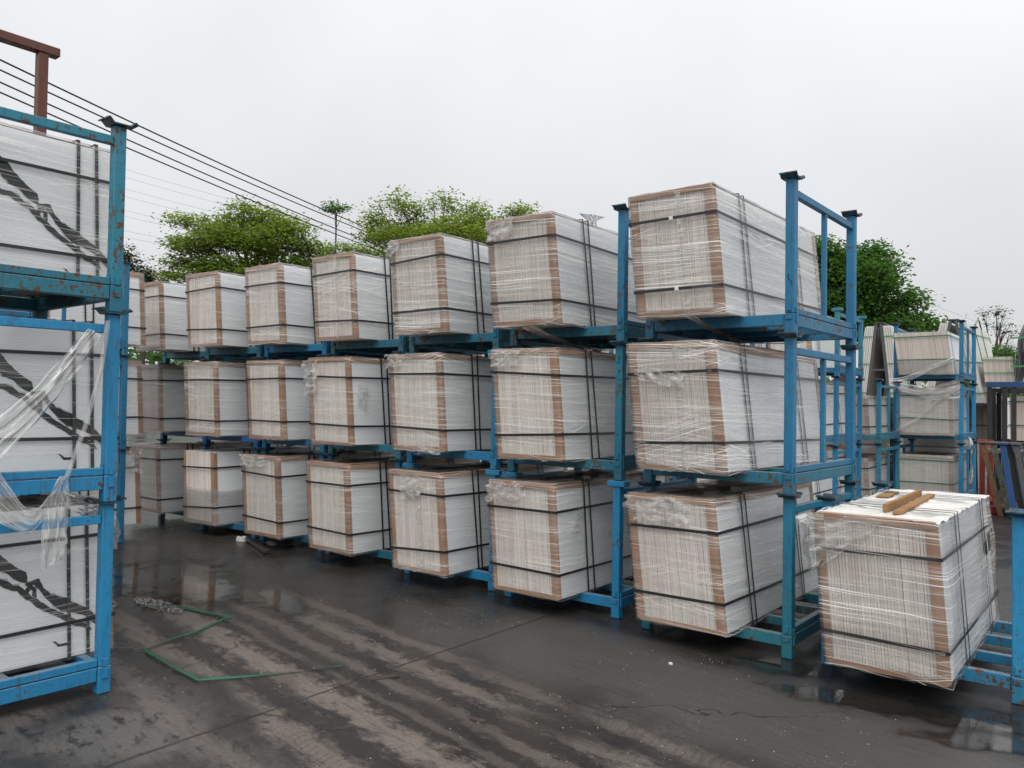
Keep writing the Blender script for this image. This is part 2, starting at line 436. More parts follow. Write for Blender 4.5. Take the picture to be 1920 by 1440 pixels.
    t.l.new(p, wp.inputs[0]); t.l.new(wq.outputs['Color'], wp.inputs[1])
    t.l.new(wp.outputs[0], vor.inputs['Vector'])
    ck = t.math('MULTIPLY', t.remap(vor.outputs['Distance'], 0.002, 0.008, 1.0, 0.0), t.remap(t.noise(p, 0.6, 2.0), 0.5, 0.62))
    col = t.mix(t.math('MULTIPLY', ck, 0.8), col, (0.012, 0.011, 0.010))
    jm = t.math('MAXIMUM', jm, ck)
    wetn = t.noise(p, 0.75, 5.0, 0.6)
    rough = t.remap(wetn, 0.36, 0.62, 0.09, 0.34)
    rough = t.math('ADD', rough, t.math('MULTIPLY', dry, 0.30))
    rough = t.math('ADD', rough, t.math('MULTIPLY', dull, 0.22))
    rough = t.math('ADD', rough, t.math('MULTIPLY', fine, 0.10), None, True)
    h = t.math('ADD', t.math('MULTIPLY', br, 0.5), t.math('MULTIPLY', fine, 0.25))
    h = t.math('ADD', h, t.math('MULTIPLY', t.math('MULTIPLY', tread, tz), 0.06))
    h = t.math('SUBTRACT', h, t.math('MULTIPLY', jm, 1.0))
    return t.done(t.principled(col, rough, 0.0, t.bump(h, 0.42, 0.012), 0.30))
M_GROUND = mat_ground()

def mat_puddle():
    t = NT('shallow_water')
    p = t.pos()
    r = t.sep(t.add('ShaderNodeUVMap').outputs['UV'])[0]
    n = t.noise(p, 3.0, 3.0)
    edge = t.noise(p, 4.5, 6.0, 0.62)
    wet = t.remap(t.math('MULTIPLY_ADD', edge, 1.4, r), 1.05, 1.55, 1.0, 0.0)
    col = t.mix(n, (0.012, 0.011, 0.010), (0.028, 0.025, 0.022))
    sh = t.principled(col, t.remap(t.noise(p, 5.0, 3.0), 0.4, 0.7, 0.03, 0.16), 0.0, t.bump(t.noise(p, 14.0, 3.0), 0.05, 0.01), 0.5)
    tp = t.add('ShaderNodeBsdfTransparent')
    mx = t.add('ShaderNodeMixShader')
    t.l.new(wet, mx.inputs[0]); t.l.new(tp.outputs[0], mx.inputs[1]); t.l.new(sh, mx.inputs[2])
    return t.done(mx.outputs[0])
M_PUDDLE = mat_puddle()

# ------------------------------------------------------------------ mesh helpers
class MB:
    def __init__(self):
        self.b = bmesh.new()
        self.uv = None
    def box(self, x0, x1, y0, y1, z0, z1, f=None, mi=0):
        vs = []
        for z in (z0, z1):
            for y in (y0, y1):
                for x in (x0, x1):
                    c = (x, y, z)
                    vs.append(self.b.verts.new(f(c) if f else c))
        fs = []
        for q in ((0, 2, 3, 1), (4, 5, 7, 6), (0, 1, 5, 4), (2, 6, 7, 3), (0, 4, 6, 2), (1, 3, 7, 5)):
            fc = self.b.faces.new([vs[i] for i in q]); fc.material_index = mi; fs.append(fc)
        return fs
    def bar(self, p, q, w, h, up=(0, 0, 1)):
        p, q, up = Vector(p), Vector(q), Vector(up)
        d = (q - p).normalized()
        s = d.cross(up)
        if s.length < 1e-4: s = d.cross(Vector((1, 0, 0)))
        s.normalize(); n = s.cross(d)
        vs = []
        for c in (p, q):
            for a, b in ((-1, -1), (1, -1), (1, 1), (-1, 1)):
                vs.append(self.b.verts.new(c + s * (a * w / 2) + n * (b * h / 2)))
        for k in ((0, 1, 2, 3), (7, 6, 5, 4), (0, 4, 5, 1), (1, 5, 6, 2), (2, 6, 7, 3), (3, 7, 4, 0)):
            self.b.faces.new([vs[i] for i in k])
    def tube(self, pts, rad, n=6, cap=True):
        rings = []
        pts = [Vector(p) for p in pts]
        for i, p in enumerate(pts):
            d = (pts[min(i + 1, len(pts) - 1)] - pts[max(i - 1, 0)]).normalized()
            a = d.cross(Vector((0.13, 0.27, 1)))
            if a.length < 1e-3: a = d.cross(Vector((1, 0, 0)))
            a.normalize(); b = d.cross(a)
            r = rad[i] if isinstance(rad, (list, tuple)) else rad
            rings.append([self.b.verts.new(p + (a * cos(2 * pi * k / n) + b * sin(2 * pi * k / n)) * r) for k in range(n)])
        for r0, r1 in zip(rings, rings[1:]):
            for k in range(n):
                self.b.faces.new((r0[k], r0[(k + 1) % n], r1[(k + 1) % n], r1[k]))
        if cap and n > 2:
            self.b.faces.new(rings[0][::-1]); self.b.faces.new(rings[-1])
    def grid(self, pts, uvs=None, smooth=True, close=False, keep=None):
        """pts[i][j] -> sheet of quads with uv in metres"""
        if uvs and self.uv is None:
            self.uv = self.b.loops.layers.uv.new('UVMap')
        vs = [[self.b.verts.new(c) for c in row] for row in pts]
        ni, nj = len(vs), len(vs[0])
        for i in range(ni - 1):
            for j in range(nj if close else nj - 1):
                if keep and not keep(i, j): continue
                j2 = (j + 1) % nj
                try:
                    fc = self.b.faces.new((vs[i][j], vs[i][j2], vs[i + 1][j2], vs[i + 1][j]))
                except ValueError:
                    continue
                fc.smooth = smooth
                if uvs:
                    idx = ((i, j), (i, j + 1 if close else j2), (i + 1, j + 1 if close else j2), (i + 1, j))
                    for lp, (a, b2) in zip(fc.loops, idx):
                        lp[self.uv].uv = uvs(a, b2)
    def mesh(self, name, mats, bevel=0.0, clean=False):
        if bevel:
            bmesh.ops.bevel(self.b, geom=list(self.b.edges), offset=bevel, segments=1, affect='EDGES', profile=0.7)
        if clean:
            loose = [v for v in self.b.verts if not v.link_faces]
            bmesh.ops.delete(self.b, geom=loose, context='VERTS')
        me = bpy.data.meshes.new(name)
        self.b.to_mesh(me); self.b.free()
        for mm in (mats if isinstance(mats, (list, tuple)) else [mats]):
            me.materials.append(mm)
        return me

def link(name, me, parent=None, loc=(0, 0, 0), rot=(0, 0, 0)):
    o = bpy.data.objects.new(name, me)
    COL.objects.link(o)
    o.location = loc; o.rotation_euler = rot
    if parent: o.parent = parent
    return o
def thing(name, label, cat, loc=(0, 0, 0), rz=0.0, group=None):
    o = link(name, None, None, loc, (0, 0, rz))
    o.empty_display_size = 0.2
    return tag(o, label, cat, group)
def tag(o, label, cat, group=None, kind=None):
    if label: o['label'] = label
    if cat: o['category'] = cat
    if group: o['group'] = group
    if kind: o['kind'] = kind
    return o
def structure(o):
    o['kind'] = 'structure'; return o
def shear_f(lean):
    k = math.tan(lean)
    return lambda c: (c[0] - k * c[2], c[1], c[2])

# ------------------------------------------------------------------ ground
g = MB()
xs = [-900, -300, -100, -40, -20, -12, -6, -2, 2, 8, 20, 60, 200, 900]
g.grid([[(x, y, 0) for y in (-900, -200, -40, -8, 0, 4, 8, 16, 30, 70, 200, 900)] for x in xs], smooth=False)
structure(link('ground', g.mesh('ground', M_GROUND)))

def puddle(cx, cy, rx, ry, rot, seed, rough=0.35, n=64, z=0.004):
    b = MB()
    rows = []
    for q in (0.02, .5, 1.0):
        row = []
        for i in range(n):
            a = 2 * pi * i / n
            k = q * (1.25 + rough * .7 * noise.noise((cos(a) * 1.3 + seed, sin(a) * 1.3, 0)))
            x, y = cos(a) * rx * k, sin(a) * ry * k
            row.append((cx + x * cos(rot) - y * sin(rot), cy + x * sin(rot) + y * cos(rot), z))
        rows.append(row)
    b.grid(rows, lambda i, j: ((0.0, .5, 1.0)[i], j / n), False, True)
    structure(link('puddle', b.mesh('puddle', M_PUDDLE)))
puddle(-6.75, 3.85, 1.35, 0.62, radians(-12), 1.0, 0.75)
puddle(-5.35, 3.98, 0.55, 0.17, radians(-20), 4.0, 0.6, 64, 0.0045)
puddle(-1.78, 5.02, 0.34, 0.17, radians(12), 8.0, 0.5, 64, 0.0042)
puddle(-1.25, 4.72, 0.52, 0.17, radians(18), 12.0, 0.7, 64, 0.0047)
puddle(-0.55, 4.86, 0.62, 0.22, radians(20), 17.0, 0.5, 64, 0.0044)
puddle(-0.62, 4.52, 0.36, 0.13, radians(24), 23.0, 0.6, 64, 0.0049)
puddle(-4.55, 1.55, 0.5, 0.13, radians(-20), 31.0, 0.7, 64, 0.0043)

# ------------------------------------------------------------------ racks
LV = 1.0311          # height of one tier
RW, RD = 1.02, 1.28  # post spacing along the row and into the row
_mc = {}
def cached(key, fn):
    if key not in _mc: _mc[key] = fn()
    return _mc[key]
def boxmesh(name, dims, mat, bev=0.003):
    b = MB(); b.box(*dims); return b.mesh(name, mat, bev)

def cap_mesh(kind, paint):
    b = MB()
    if kind == 'box':
        b.box(-.075, .075, -.045, .045, -.045, -.002)
        return b.mesh('post_cap', PAINT[paint], 0.004)
    prof = [(-.088, .020), (-.072, .026), (-.046, .0), (.046, .0), (.072, .026), (.088, .016)]
    for dz, flip in ((0, False), (-.008, True)):
        rows = [[(x, y * (1 if abs(y) < .05 else 1 - 0.04 * (x > 0)), z + dz) for (y, z) in prof] for x in (-.056, .056)]
        b.grid(rows, smooth=False)
    vs = list(b.b.verts); b.b.verts.ensure_lookup_table()
    k = len(prof)
    for row in (0, 1):
        top = [b.b.verts[row * k + i] for i in range(k)]
        bot = [b.b.verts[2 * k + row * k + i] for i in range(k)]
        for i in range(k - 1):
            b.b.faces.new((top[i], top[i + 1], bot[i + 1], bot[i]))
    for i in (0, k - 1):
        b.b.faces.new((b.b.verts[i], b.b.verts[k + i], b.b.verts[3 * k + i], b.b.verts[2 * k + i]))
    bmesh.ops.recalc_face_normals(b.b, faces=b.b.faces)
    return b.mesh('post_cap', M_CAP)

def post_mesh(paint):
    b = MB()
    b.box(-.031, .031, -.031, .031, .149, LV - .009)
    bmesh.ops.bevel(b.b, geom=list(b.b.edges), offset=.004, segments=1, affect='EDGES', profile=.7)
    b.box(-.012, .012, -.041, -.032, .165, .205)      # locking lug
    b.box(.032, .040, -.012, .012, .150, .188)
    return b.mesh('post', PAINT[paint])
def leg_mesh(paint):
    b = MB()
    b.box(-.034, .034, -.034, .034, .002, .147)
    bmesh.ops.bevel(b.b, geom=list(b.b.edges), offset=.004, segments=1, affect='EDGES', profile=.7)
    b.box(.035, .043, -.014, .014, .085, .140)        # socket plates
    b.box(-.020, .020, -.043, -.035, .110, .143)
    return b.mesh('leg', RUSTY.get(paint) or PAINT[paint])

def rack(label, loc, rz=0.0, base='blue', frame=None, cap='trough', group=None, right=True, left=True, tilt=(0, 0)):
    frame = frame or base
    t = thing('stacking_rack', label, 'stacking rack', loc, rz, group)
    t.rotation_euler = (tilt[0], tilt[1], rz)
    for x in (0, -RW):
        for y in (0, RD):
            link('leg', cached(('leg', base), lambda: leg_mesh(base)), t, (x, y, 0))
    xr = cached(('long', base), lambda: boxmesh('long_rail', (-RW + .036, -.036, -.024, .024, .072, .1465), RUSTY.get(base) or PAINT[base]))
    link('long_rail', xr, t, (0, 0, 0)); link('long_rail', xr, t, (0, RD, 0))
    cr = cached(('cross', base), lambda: boxmesh('cross_rail', (-RW + .026, -.026, -.022, .022, .085, .1445), RUSTY.get(base) or PAINT[base]))
    link('cross_rail', cr, t, (0, .42, 0)); link('cross_rail', cr, t, (0, .86, 0))
    er = cached(('end', base), lambda: boxmesh('end_rail', (-.024, .024, .036, RD - .036, .070, .143), RUSTY.get(base) or PAINT[base]))
    link('end_rail', er, t, (0, 0, 0)); link('end_rail', er, t, (-RW, 0, 0))
    for x, on in ((0, right), (-RW, left)):
        if not on: continue
        for y in (0, RD):
            p = link('post', cached(('post', frame), lambda: post_mesh(frame)), t, (x, y, 0))
            link('post_cap', cached(('cap', cap, frame), lambda: cap_mesh(cap, frame)), p, (0, 0, LV))
        link('top_bar', cached(('tb', frame), lambda: boxmesh('top_bar', (-.02, .02, .033, RD - .033, LV - .115, LV - .068), PAINT[frame])), t, (x, 0, 0))
        link('bottom_bar', cached(('bb', frame), lambda: boxmesh('bottom_bar', (-.021, .021, .033, RD - .033, .1485, .188), RUSTY.get(frame) or PAINT[frame])), t, (x, 0, 0))
        link('middle_upright', cached(('mu', frame), lambda: boxmesh('middle_upright', (-.017, .017, RD / 2 - .017, RD / 2 + .017, .190, LV - .117), PAINT[frame])), t, (x, 0, 0))
    return t

# ------------------------------------------------------------------ tile packages
def ribbon_loop(b, pts, nrm, w, th, f=None, closed=True):
    """flat strap of width w (along local z or y) through points; nrm[i] is the outward side of segment i"""
    n = len(pts)
    for i in range(n if closed else n - 1):
        p, q = Vector(pts[i]), Vector(pts[(i + 1) % n])
        o = Vector(nrm[i])
        d = (q - p).normalized()
        s = d.cross(o).normalized()
        vs = []
        for c in (p, q):
            for a, e in ((-1, 0), (1, 0), (1, 1), (-1, 1)):
                vv = c + s * (a * w / 2) + o * (e * th)
                vs.append(b.b.verts.new(f(vv) if f else vv))
        for k in ((0, 1, 2, 3), (7, 6, 5, 4), (0, 4, 5, 1), (1, 5, 6, 2), (2, 6, 7, 3), (3, 7, 4, 0)):
            b.b.faces.new([vs[j] for j in k])

def crumple_mesh(name, f, corners, seed, amp=0.02, ragged=0.55, nu=26, nv=20, mat=None):
    """wrinkled scrap of film over a quad given by four points (local, before lean)"""
    b = MB()
    c = [Vector(x) for x in corners]
    nrm = (c[1] - c[0]).cross(c[3] - c[0]).normalized()
    su, sv = (c[1] - c[0]).length, (c[3] - c[0]).length
    pts, keepm = [], []
    for i in range(nv + 1):
        row, kr = [], []
        for j in range(nu + 1):
            u, v = j / nu, i / nv
            p = c[0].lerp(c[1], u).lerp(c[3].lerp(c[2], u), v)
            a = abs(noise.noise((u * su * 9 + seed, v * sv * 13, seed)))
            a2 = abs(noise.noise((u * su * 30 + seed, v * sv * 38, seed + 4)))
            p = p + nrm * (amp * (0.15 + 1.0 * a + 0.15 * a2))
            row.append(f(p))
            e = max(abs(u - .5), abs(v - .5)) * 2
            kr.append(e + ragged * noise.noise((u * 4 + seed, v * 4, seed + 9)) < 0.93)
        pts.append(row); keepm.append(kr)
    b.grid(pts, lambda i, j: (j / nu * su + seed, i / nv * sv), True, False, lambda i, j: keepm[i][j])
    return b.mesh(name, mat or M_CRUMPLE, clean=True)

def film_mesh(w, h, l, f, seed, mat, zlo=-.012, zhi=None, top=True, puff=0.0, res=1.0):
    zhi = zhi if zhi is not None else h + .012
    off, fo = .0135, .0225
    nf, ns = int(16 * res) + 3, int(26 * res) + 3
    per = []
    off, fo = .0135, .0225
    for k in range(nf): per.append((-w - off + (w + 2 * off) * k / nf, -fo, 0, -1))
    for k in range(ns): per.append((off, -fo + (l + off + fo) * k / ns, 1, 0))
    for k in range(nf): per.append((off - (w + 2 * off) * k / nf, l + off, 0, 1))
    for k in range(ns): per.append((-w - off, l + off - (l + off + fo) * k / ns, -1, 0))
    cum = [0.0]
    for i in range(len(per)):
        a, b2 = per[i], per[(i + 1) % len(per)]
        cum.append(cum[-1] + math.hypot(a[0] - b2[0], a[1] - b2[1]))
    nz = int(18 * res) + 4
    rows, vv = [], []
    for i in range(nz + 1):
        v = i / nz
        row = []
        for k, (x, y, nx, ny) in enumerate(per):
            u = cum[k]
            z = zlo + (zhi - zlo) * v
            if i == 0: z += .012 * noise.noise((u * 4, seed, 1)) - .004
            if i == nz and not top: z += .03 * noise.noise((u * 3, seed, 2))
            d = .0025 * noise.noise((u * 2.5, z * 26, seed)) + .0015 * noise.noise((u * 1.2 + 9, z * 60, seed))
            d += puff * (0.5 + noise.noise((u * 2.0, z * 2.5, seed + 3))) * sin(pi * min(1, max(0, v)))
            row.append(f((x + nx * (d + .002), y + ny * (d + .002), z)))
        rows.append(row); vv.append(zlo + (zhi - zlo) * v)
    if top:
        for inset, dz in ((.010, .010), (.045, .012), (.11, .010), (.20, .008)):
            row = []
            for k, (x, y, nx, ny) in enumerate(per):
                u = cum[k]
                cx, cy = -w / 2, l / 2
                ii = inset * (1 + 0.5 * noise.noise((u * 5, seed, 7))) if inset > .02 else inset
                xx = x + (cx - x) / max(1e-6, abs(cx - x)) * min(ii, abs(cx - x)) if abs(cx - x) > 1e-6 else x
                yy = y + (cy - y) / max(1e-6, abs(cy - y)) * min(ii, abs(cy - y)) if abs(cy - y) > 1e-6 else y
                row.append(f((xx, yy, zhi + dz + .007 * noise.noise((u * 9, inset * 40, seed)))))
            rows.append(row); vv.append(vv[-1] + .04)
    b = MB()
    b.grid(rows, lambda i, j: (cum[j], vv[i]), True, True)
    return b.mesh('stretch_film', mat)

VEINS = {
 'M_VEIN': [
  [(0.86,0.80),(0.79,0.815),(0.70,0.745),(0.622,0.658),(0.573,0.605),(0.532,0.559),(0.49,0.521),(0.452,0.492),(0.441,0.47),(0.448,0.44),(0.465,0.451),(0.499,0.472),(0.532,0.507),(0.582,0.528),(0.622,0.57),(0.70,0.64),(0.78,0.715)],
  [(0.443,0.436),(0.382,0.449),(0.361,0.396),(0.325,0.354),(0.244,0.321),(0.207,0.288),(0.151,0.258),(0.094,0.207),(0.05,0.165),(0.02,0.13),(0.02,0.105),(0.061,0.137),(0.132,0.211),(0.189,0.237),(0.263,0.264),(0.299,0.296),(0.343,0.351),(0.378,0.402),(0.404,0.43),(0.444,0.425)],
  [(1.0,0.62),(0.86,0.56),(0.74,0.53),(0.623,0.477),(0.574,0.476),(0.541,0.463),(0.512,0.436),(0.482,0.428),(0.448,0.388),(0.405,0.349),(0.362,0.309),(0.309,0.27),(0.263,0.241),(0.218,0.208),(0.152,0.164),(0.105,0.126),(0.153,0.154),(0.223,0.187),(0.268,0.226),(0.318,0.259),(0.371,0.293),(0.41,0.329),(0.457,0.372),(0.487,0.409),(0.516,0.414),(0.55,0.433),(0.582,0.459),(0.623,0.459),(0.74,0.50),(0.86,0.545)],
  [(0.315,0.11),(0.284,0.082),(0.247,0.081),(0.224,0.068),(0.252,0.07),(0.284,0.069)],
  [(0.457,0.386),(0.422,0.431),(0.4,0.398),(0.398,0.355),(0.414,0.366),(0.409,0.396),(0.422,0.412),(0.448,0.379)],
  [(1.55,0.20),(1.30,0.36),(1.12,0.40),(0.98,0.46),(1.1,0.43),(1.28,0.39),(1.42,0.31)],
 ]}
def densify(poly, seed, amp=.007, step=.018):
    out = []
    n = len(poly)
    for i in range(n):
        a, b = Vector(poly[i]), Vector(poly[(i + 1) % n])
        k = max(1, int((b - a).length / step))
        for j in range(k):
            p = a.lerp(b, j / k)
            out.append((p.x + amp * noise.noise((p.x * 40, p.y * 40, seed)), p.y + amp * noise.noise((p.x * 40, p.y * 40, seed + 5))))
    return out

def package(label, loc, yaw=0.0, w=.615, h=.83, l=1.87, lean=.097, seed=1, film='normal', vstraps=((.38, .455), (1.36, 1.435)),
            veins=False, strap='black', tape=False, crumples=(), top=True, guards=True, detail=1.0, group=None,
            puff=0.0, vin=False, cat='tile package', name='tile_package', topguard=True, face=None, topedge=True, zfilm=None, seals=False):
    rnd = random.Random(seed * 101 + 5)
    t = thing(name, label, cat, loc, yaw, group)
    f = shear_f(lean)
    # tiles standing on edge
    n = max(6, round(w / .0175))
    pt = w / n
    b = MB()
    for i in range(n - 1):
        x0 = -w + i * pt
        th = pt * rnd.choice((.80, .87, .90, .92, .94))
        dy, dz = rnd.uniform(-.004, .004), rnd.uniform(-.004, .002)
        b.box(x0, x0 + th, dy, l + dy, 0.002, h + dz, f)
    o = link('tile_edges', b.mesh('tile_edges', M_EDGE if film else M_BARE), t)
    o['kind'] = 'stuff'
    fm = face or M_WHITE
    b = MB()
    fs = b.box(-pt * .9, 0, 0, l, .001, h, f)
    fs[5].material_index = 1
    link('face_tile', b.mesh('face_tile', [M_EDGE if film else M_BARE, fm]), t)
    if veins:
        z = 0
        k = math.tan(lean)
        for poly in VEINS['M_VEIN']:
            for mt, sc_, dx in ((M_HALO, 1.0, .0012), (M_VEIN, 1.0, .0022)):
                pp = densify([(a, c) for a, c in poly], len(poly) + (3 if mt is M_HALO else 0), .016 if mt is M_HALO else .007)
                if mt is M_HALO:
                    cx = sum(q[0] for q in pp) / len(pp); cz = sum(q[1] for q in pp) / len(pp)
                    pp = [(a - .010 + .012 * noise.noise((a * 11, c * 11, 2)), c + .008 * noise.noise((a * 9, c * 9, 6))) for a, c in pp]
                    if len(poly) < 10: continue
                b = MB()
                vs = [b.b.verts.new(f((dx + z * .0001, a, min(h - .004, max(.004, c))))) for a, c in pp]
                fc = b.b.faces.new(vs)
                bmesh.ops.triangulate(b.b, faces=[fc])
                bmesh.ops.recalc_face_normals(b.b, faces=b.b.faces)
                o = link('marble_vein', b.mesh('marble_vein', mt), t)
                z += 1
    if top:
        b = MB()
        ny, nx = 10, 4
        rows = [[f((-w - .004 + (w + .008) * j / nx, -.004 + (l + .008) * i / ny, h + .006 + .004 * noise.noise((i * .9, j * .9, seed)))) for j in range(nx + 1)] for i in range(ny + 1)]
        b.grid(rows)
        bmesh.ops.solidify(b.b, geom=list(b.b.faces), thickness=.004)
        link('top_sheet', b.mesh('top_sheet', M_TOP), t)
    if guards:
        def guard(x0, x1, z0, z1, y0=-.0125, y1=-.006, vertical=True):
            b = MB()
            segs = rnd.choice((1, 2, 2, 3)) if vertical else 1
            zc = [z0] + sorted(rnd.uniform(z0 + .15, z1 - .1) for _ in range(segs - 1)) + [z1]
            for a, c in zip(zc, zc[1:]):
                j = rnd.uniform(-.004, .004)
                jy = rnd.uniform(0, .003)
                b.box(x0 + j, x1 + j, y0 - jy, y1 - jy, a + .001, c - .001, f)
            return b
        rw = rnd.uniform(.050, .062)
        b = guard(-rw, .0075, .0, h - .002)
        b.box(.0035, .0075, -.0055, rnd.uniform(.012, .03), .004, h - .01, f)
        link('corner_guard', b.mesh('corner_guard', M_CARD), t)
        lw = rnd.uniform(.024, .034) if w > 0 and seed not in (14, 13, 12) else .048
        b = guard(-w - .006, -w + lw, 0, h - .002)
        b.box(-w - .010, -w - .006, -.0055, .05, .004, h - .01, f)
        link('corner_guard', b.mesh('corner_guard', M_CARD), t)
        b = MB(); b.box(-w + lw * .3, -.004, -.019, -.0165, -.006, rnd.uniform(.022, .034), f)
        link('corner_guard', b.mesh('corner_guard', M_CARD), t)
        if topguard:
            b = MB(); b.box(-w, .002, -.0195, -.0168, h - rnd.uniform(.014, .028), h + .010, f); b.box(-w, .002, -.0165, .05, h + .0125, h + .0155, f)
            link('corner_guard', b.mesh('corner_guard', M_CARD), t)
        if topedge:
            b = MB(); b.box(.0085, .0115, .01, l - .01, h - rnd.uniform(.02, .042), h + .009, f); b.box(-.05, .008, .03, l - .01, h + .0165, h + .019, f)
            link('corner_guard', b.mesh('corner_guard', M_CARD), t)
        b = MB(); b.box(-.06, .0075, l + .006, l + .012, 0, h - .002, f); b.box(.0035, .0075, l - .04, l + .0055, .004, h - .01, f)
        link('corner_guard', b.mesh('corner_guard', M_CARD), t)
    sm = {'black': M_STRAP, 'green': M_FARSTRAP, 'lime': M_LIME}[strap]
    sw = .019
    for zf in ((.215, .785) if strap == 'black' else (.35, .88)):
        zs = [h * zf + rnd.uniform(-.02, .02) for _ in range(4)]
        b = MB()
        ribbon_loop(b, [(-w - .020, -.029, zs[0]), (.020, -.029, zs[1]), (.020, l + .020, zs[2]), (-w - .020, l + .020, zs[3])],
                    [(0, -1, 0), (1, 0, 0), (0, 1, 0), (-1, 0, 0)], sw, .0018, f)
        o = link('strap', b.mesh('strap', sm), t)
        if seals:
            b = MB(); zz = zs[0] + (zs[1] - zs[0]) * .45
            b.box(-w * .52, -w * .52 + .028, -.0350, -.0310, zz - .013, zz + .013, f)
            link('strap_seal', b.mesh('strap_seal', M_SEAL, .001), o)
    for pair in vstraps:
        for yy in pair:
            b = MB()
            j = rnd.uniform(-.02, .02)
            e = .0105 if vin else .0225
            ribbon_loop(b, [(e, yy + j, -.014), (e, yy, h + .027), (-w - e, yy, h + .027), (-w - e, yy, -.014)],
                        [(1, 0, 0), (0, 0, 1), (-1, 0, 0), (0, 0, -1)], sw, .0018, f)
            link('strap', b.mesh('strap', sm), t)
    if tape:
        b = MB()
        x = -w * rnd.uniform(.42, .5)
        rows = [[f((x + dx + .006 * noise.noise((z * 5, seed, 3)), -.0275 - .002 * noise.noise((z * 9, seed, dx * 50)), z)) for dx in (0, .02, .04)] for z in [i * h / 24 for i in range(25)]]
        b.grid(rows, lambda i, j: (j * .02, i * h / 24))
        link('clear_tape', b.mesh('clear_tape', M_CRUMPLE), t)
    if film:
        mt = {'normal': M_FILM, 'heavy': M_FILMHEAVY, 'light': M_FILMLIGHT, 'grey': M_FILMGREY}[film]
        zz = zfilm or (-.012, None)
        link('stretch_film', film_mesh(w, h, l, f, seed * 3.7, mt, zz[0], zz[1], top and not zfilm, puff, detail), t)
    for i, cr in enumerate(crumples):
        link('crumpled_film', crumple_mesh('crumpled_film', f, cr[0], seed + i * 3.3, cr[1] if len(cr) > 1 else .02), t)
    return t

def tl_crumple(w, h, wid=.3, dep=.16, drop=.02, side=.02):
    """loose film at the top left corner of the striped end"""
    return [(-w - side, -.034, h - dep), (-w + wid, -.034, h - dep * .8), (-w + wid * 1.1, -.030, h + .022), (-w - side, -.030, h + .02)]

# torn film hanging off the middle package of the near left stack
def strip_mesh(name, path, widths, seed, mat, wr=.012, nu=12, nv=36, up=None):
    """wrinkled ribbon of film along a path; widths are vectors giving half the spread at each path point"""
    b = MB()
    P = [Vector(p) for p in path]; Wd = [Vector(x) for x in widths]
    n = len(P) - 1
    rows = []
    for i in range(nv + 1):
        s = i / nv * n; k = min(int(s), n - 1); fr = s - k
        p0, p1, p2, p3 = P[max(k - 1, 0)], P[k], P[k + 1], P[min(k + 2, n)]
        c = 0.5 * (2 * p1 + (p2 - p0) * fr + (2 * p0 - 5 * p1 + 4 * p2 - p3) * fr ** 2 + (3 * p1 - p0 - 3 * p2 + p3) * fr ** 3)
        wv = Wd[k].lerp(Wd[k + 1], fr)
        row = []
        for j in range(nu + 1):
            u = j / nu * 2 - 1
            a = noise.noise((u * 3.2 * max(1, wv.length * 12), s * .9, seed)) + .5 * noise.noise((u * 9, s * 2.5, seed + 4))
            nrm = (up or Vector((1, 0, 0)))
            edge = 1 + .12 * noise.noise((s * 3, seed, u))
            row.append(c + wv * (u * edge) + nrm * (wr * a * 1.6))
        rows.append(row)
    b.grid(rows, lambda i, j: (i / nv * n * .3 + seed, j / nu * .2))
    return b.mesh(name, mat)
def addto(parent, name, me):
    o = link(name, me)
    o.parent = parent
    o.matrix_parent_inverse = Matrix.Translation(-Vector(parent.location))
    return o
# ---- the long row on the right: stack positions (x, y of the front right post), package data from top tier to bottom tier
TIER = ['bottom', 'middle', 'top']
ROW = [
 # phrase, post x, post y, yaw, tier data: 3 x (x, y, yaw, lean), paints bottom..top (base, frame)
 ('the tall stack beside the lone low package', -1.783, 5.219, -.02, [(-2.088,4.944,-.012,.1106),(-2.079,4.907,-.030,.1140),(-2.113,4.930,-.028,.101)], [('teal','teal'),('teal','blue'),('blue','blue')]),
 ('the second tall stack from the right', -3.118, 5.342, .0, [(-3.406,5.004,.012,.0826),(-3.404,5.02,.003,.0958),(-3.42,4.984,-.004,.1055)], [('bright','bright'),('teal','teal'),('teal','blue')]),
 ('the third tall stack from the right', -4.375, 5.41, -.01, [(-4.60,5.06,-.005,.099),(-4.70,5.13,-.012,.090),(-4.667,5.093,-.02,.1136)], [('bright','bright'),('bright','bright'),('teal','blue')]),
 ('the fourth tall stack from the right', -5.655, 5.52, -.015, [(-5.90,5.155,-.02,.0875),(-5.935,5.18,-.026,.101),(-5.99,5.25,-.03,.099)], [('teal','blue'),('teal','blue'),('teal','teal')]),
 ('the fifth tall stack from the right', -6.86, 5.58, .0, [(-7.127,5.259,.007,.088),(-7.137,5.288,-.005,.099),(-7.135,5.253,-.001,.110)], [('blue','blue'),('blue','bright'),('bright','blue')]),
 ('the sixth tall stack from the right', -8.03, 5.57, .02, [(-8.42,5.31,.018,.072),(-8.29,5.232,.028,.0824),(-8.21,5.185,.026,.098)], [('blue','blue'),('deep','blue'),('teal','blue')]),
 ('the farthest stack at the far left end', -9.39, 5.75, .0, [(-9.80,5.39,0,.093),(-9.80,5.385,-.005,.0877),(-9.56,5.25,.006,.1067)], [('blue','blue'),('deep','blue'),('teal','teal')]),
]
GP = 'film-wrapped tile packages in the right-hand row'
GR = 'blue stacking racks in the right-hand row'
W0, H0 = .615, .83
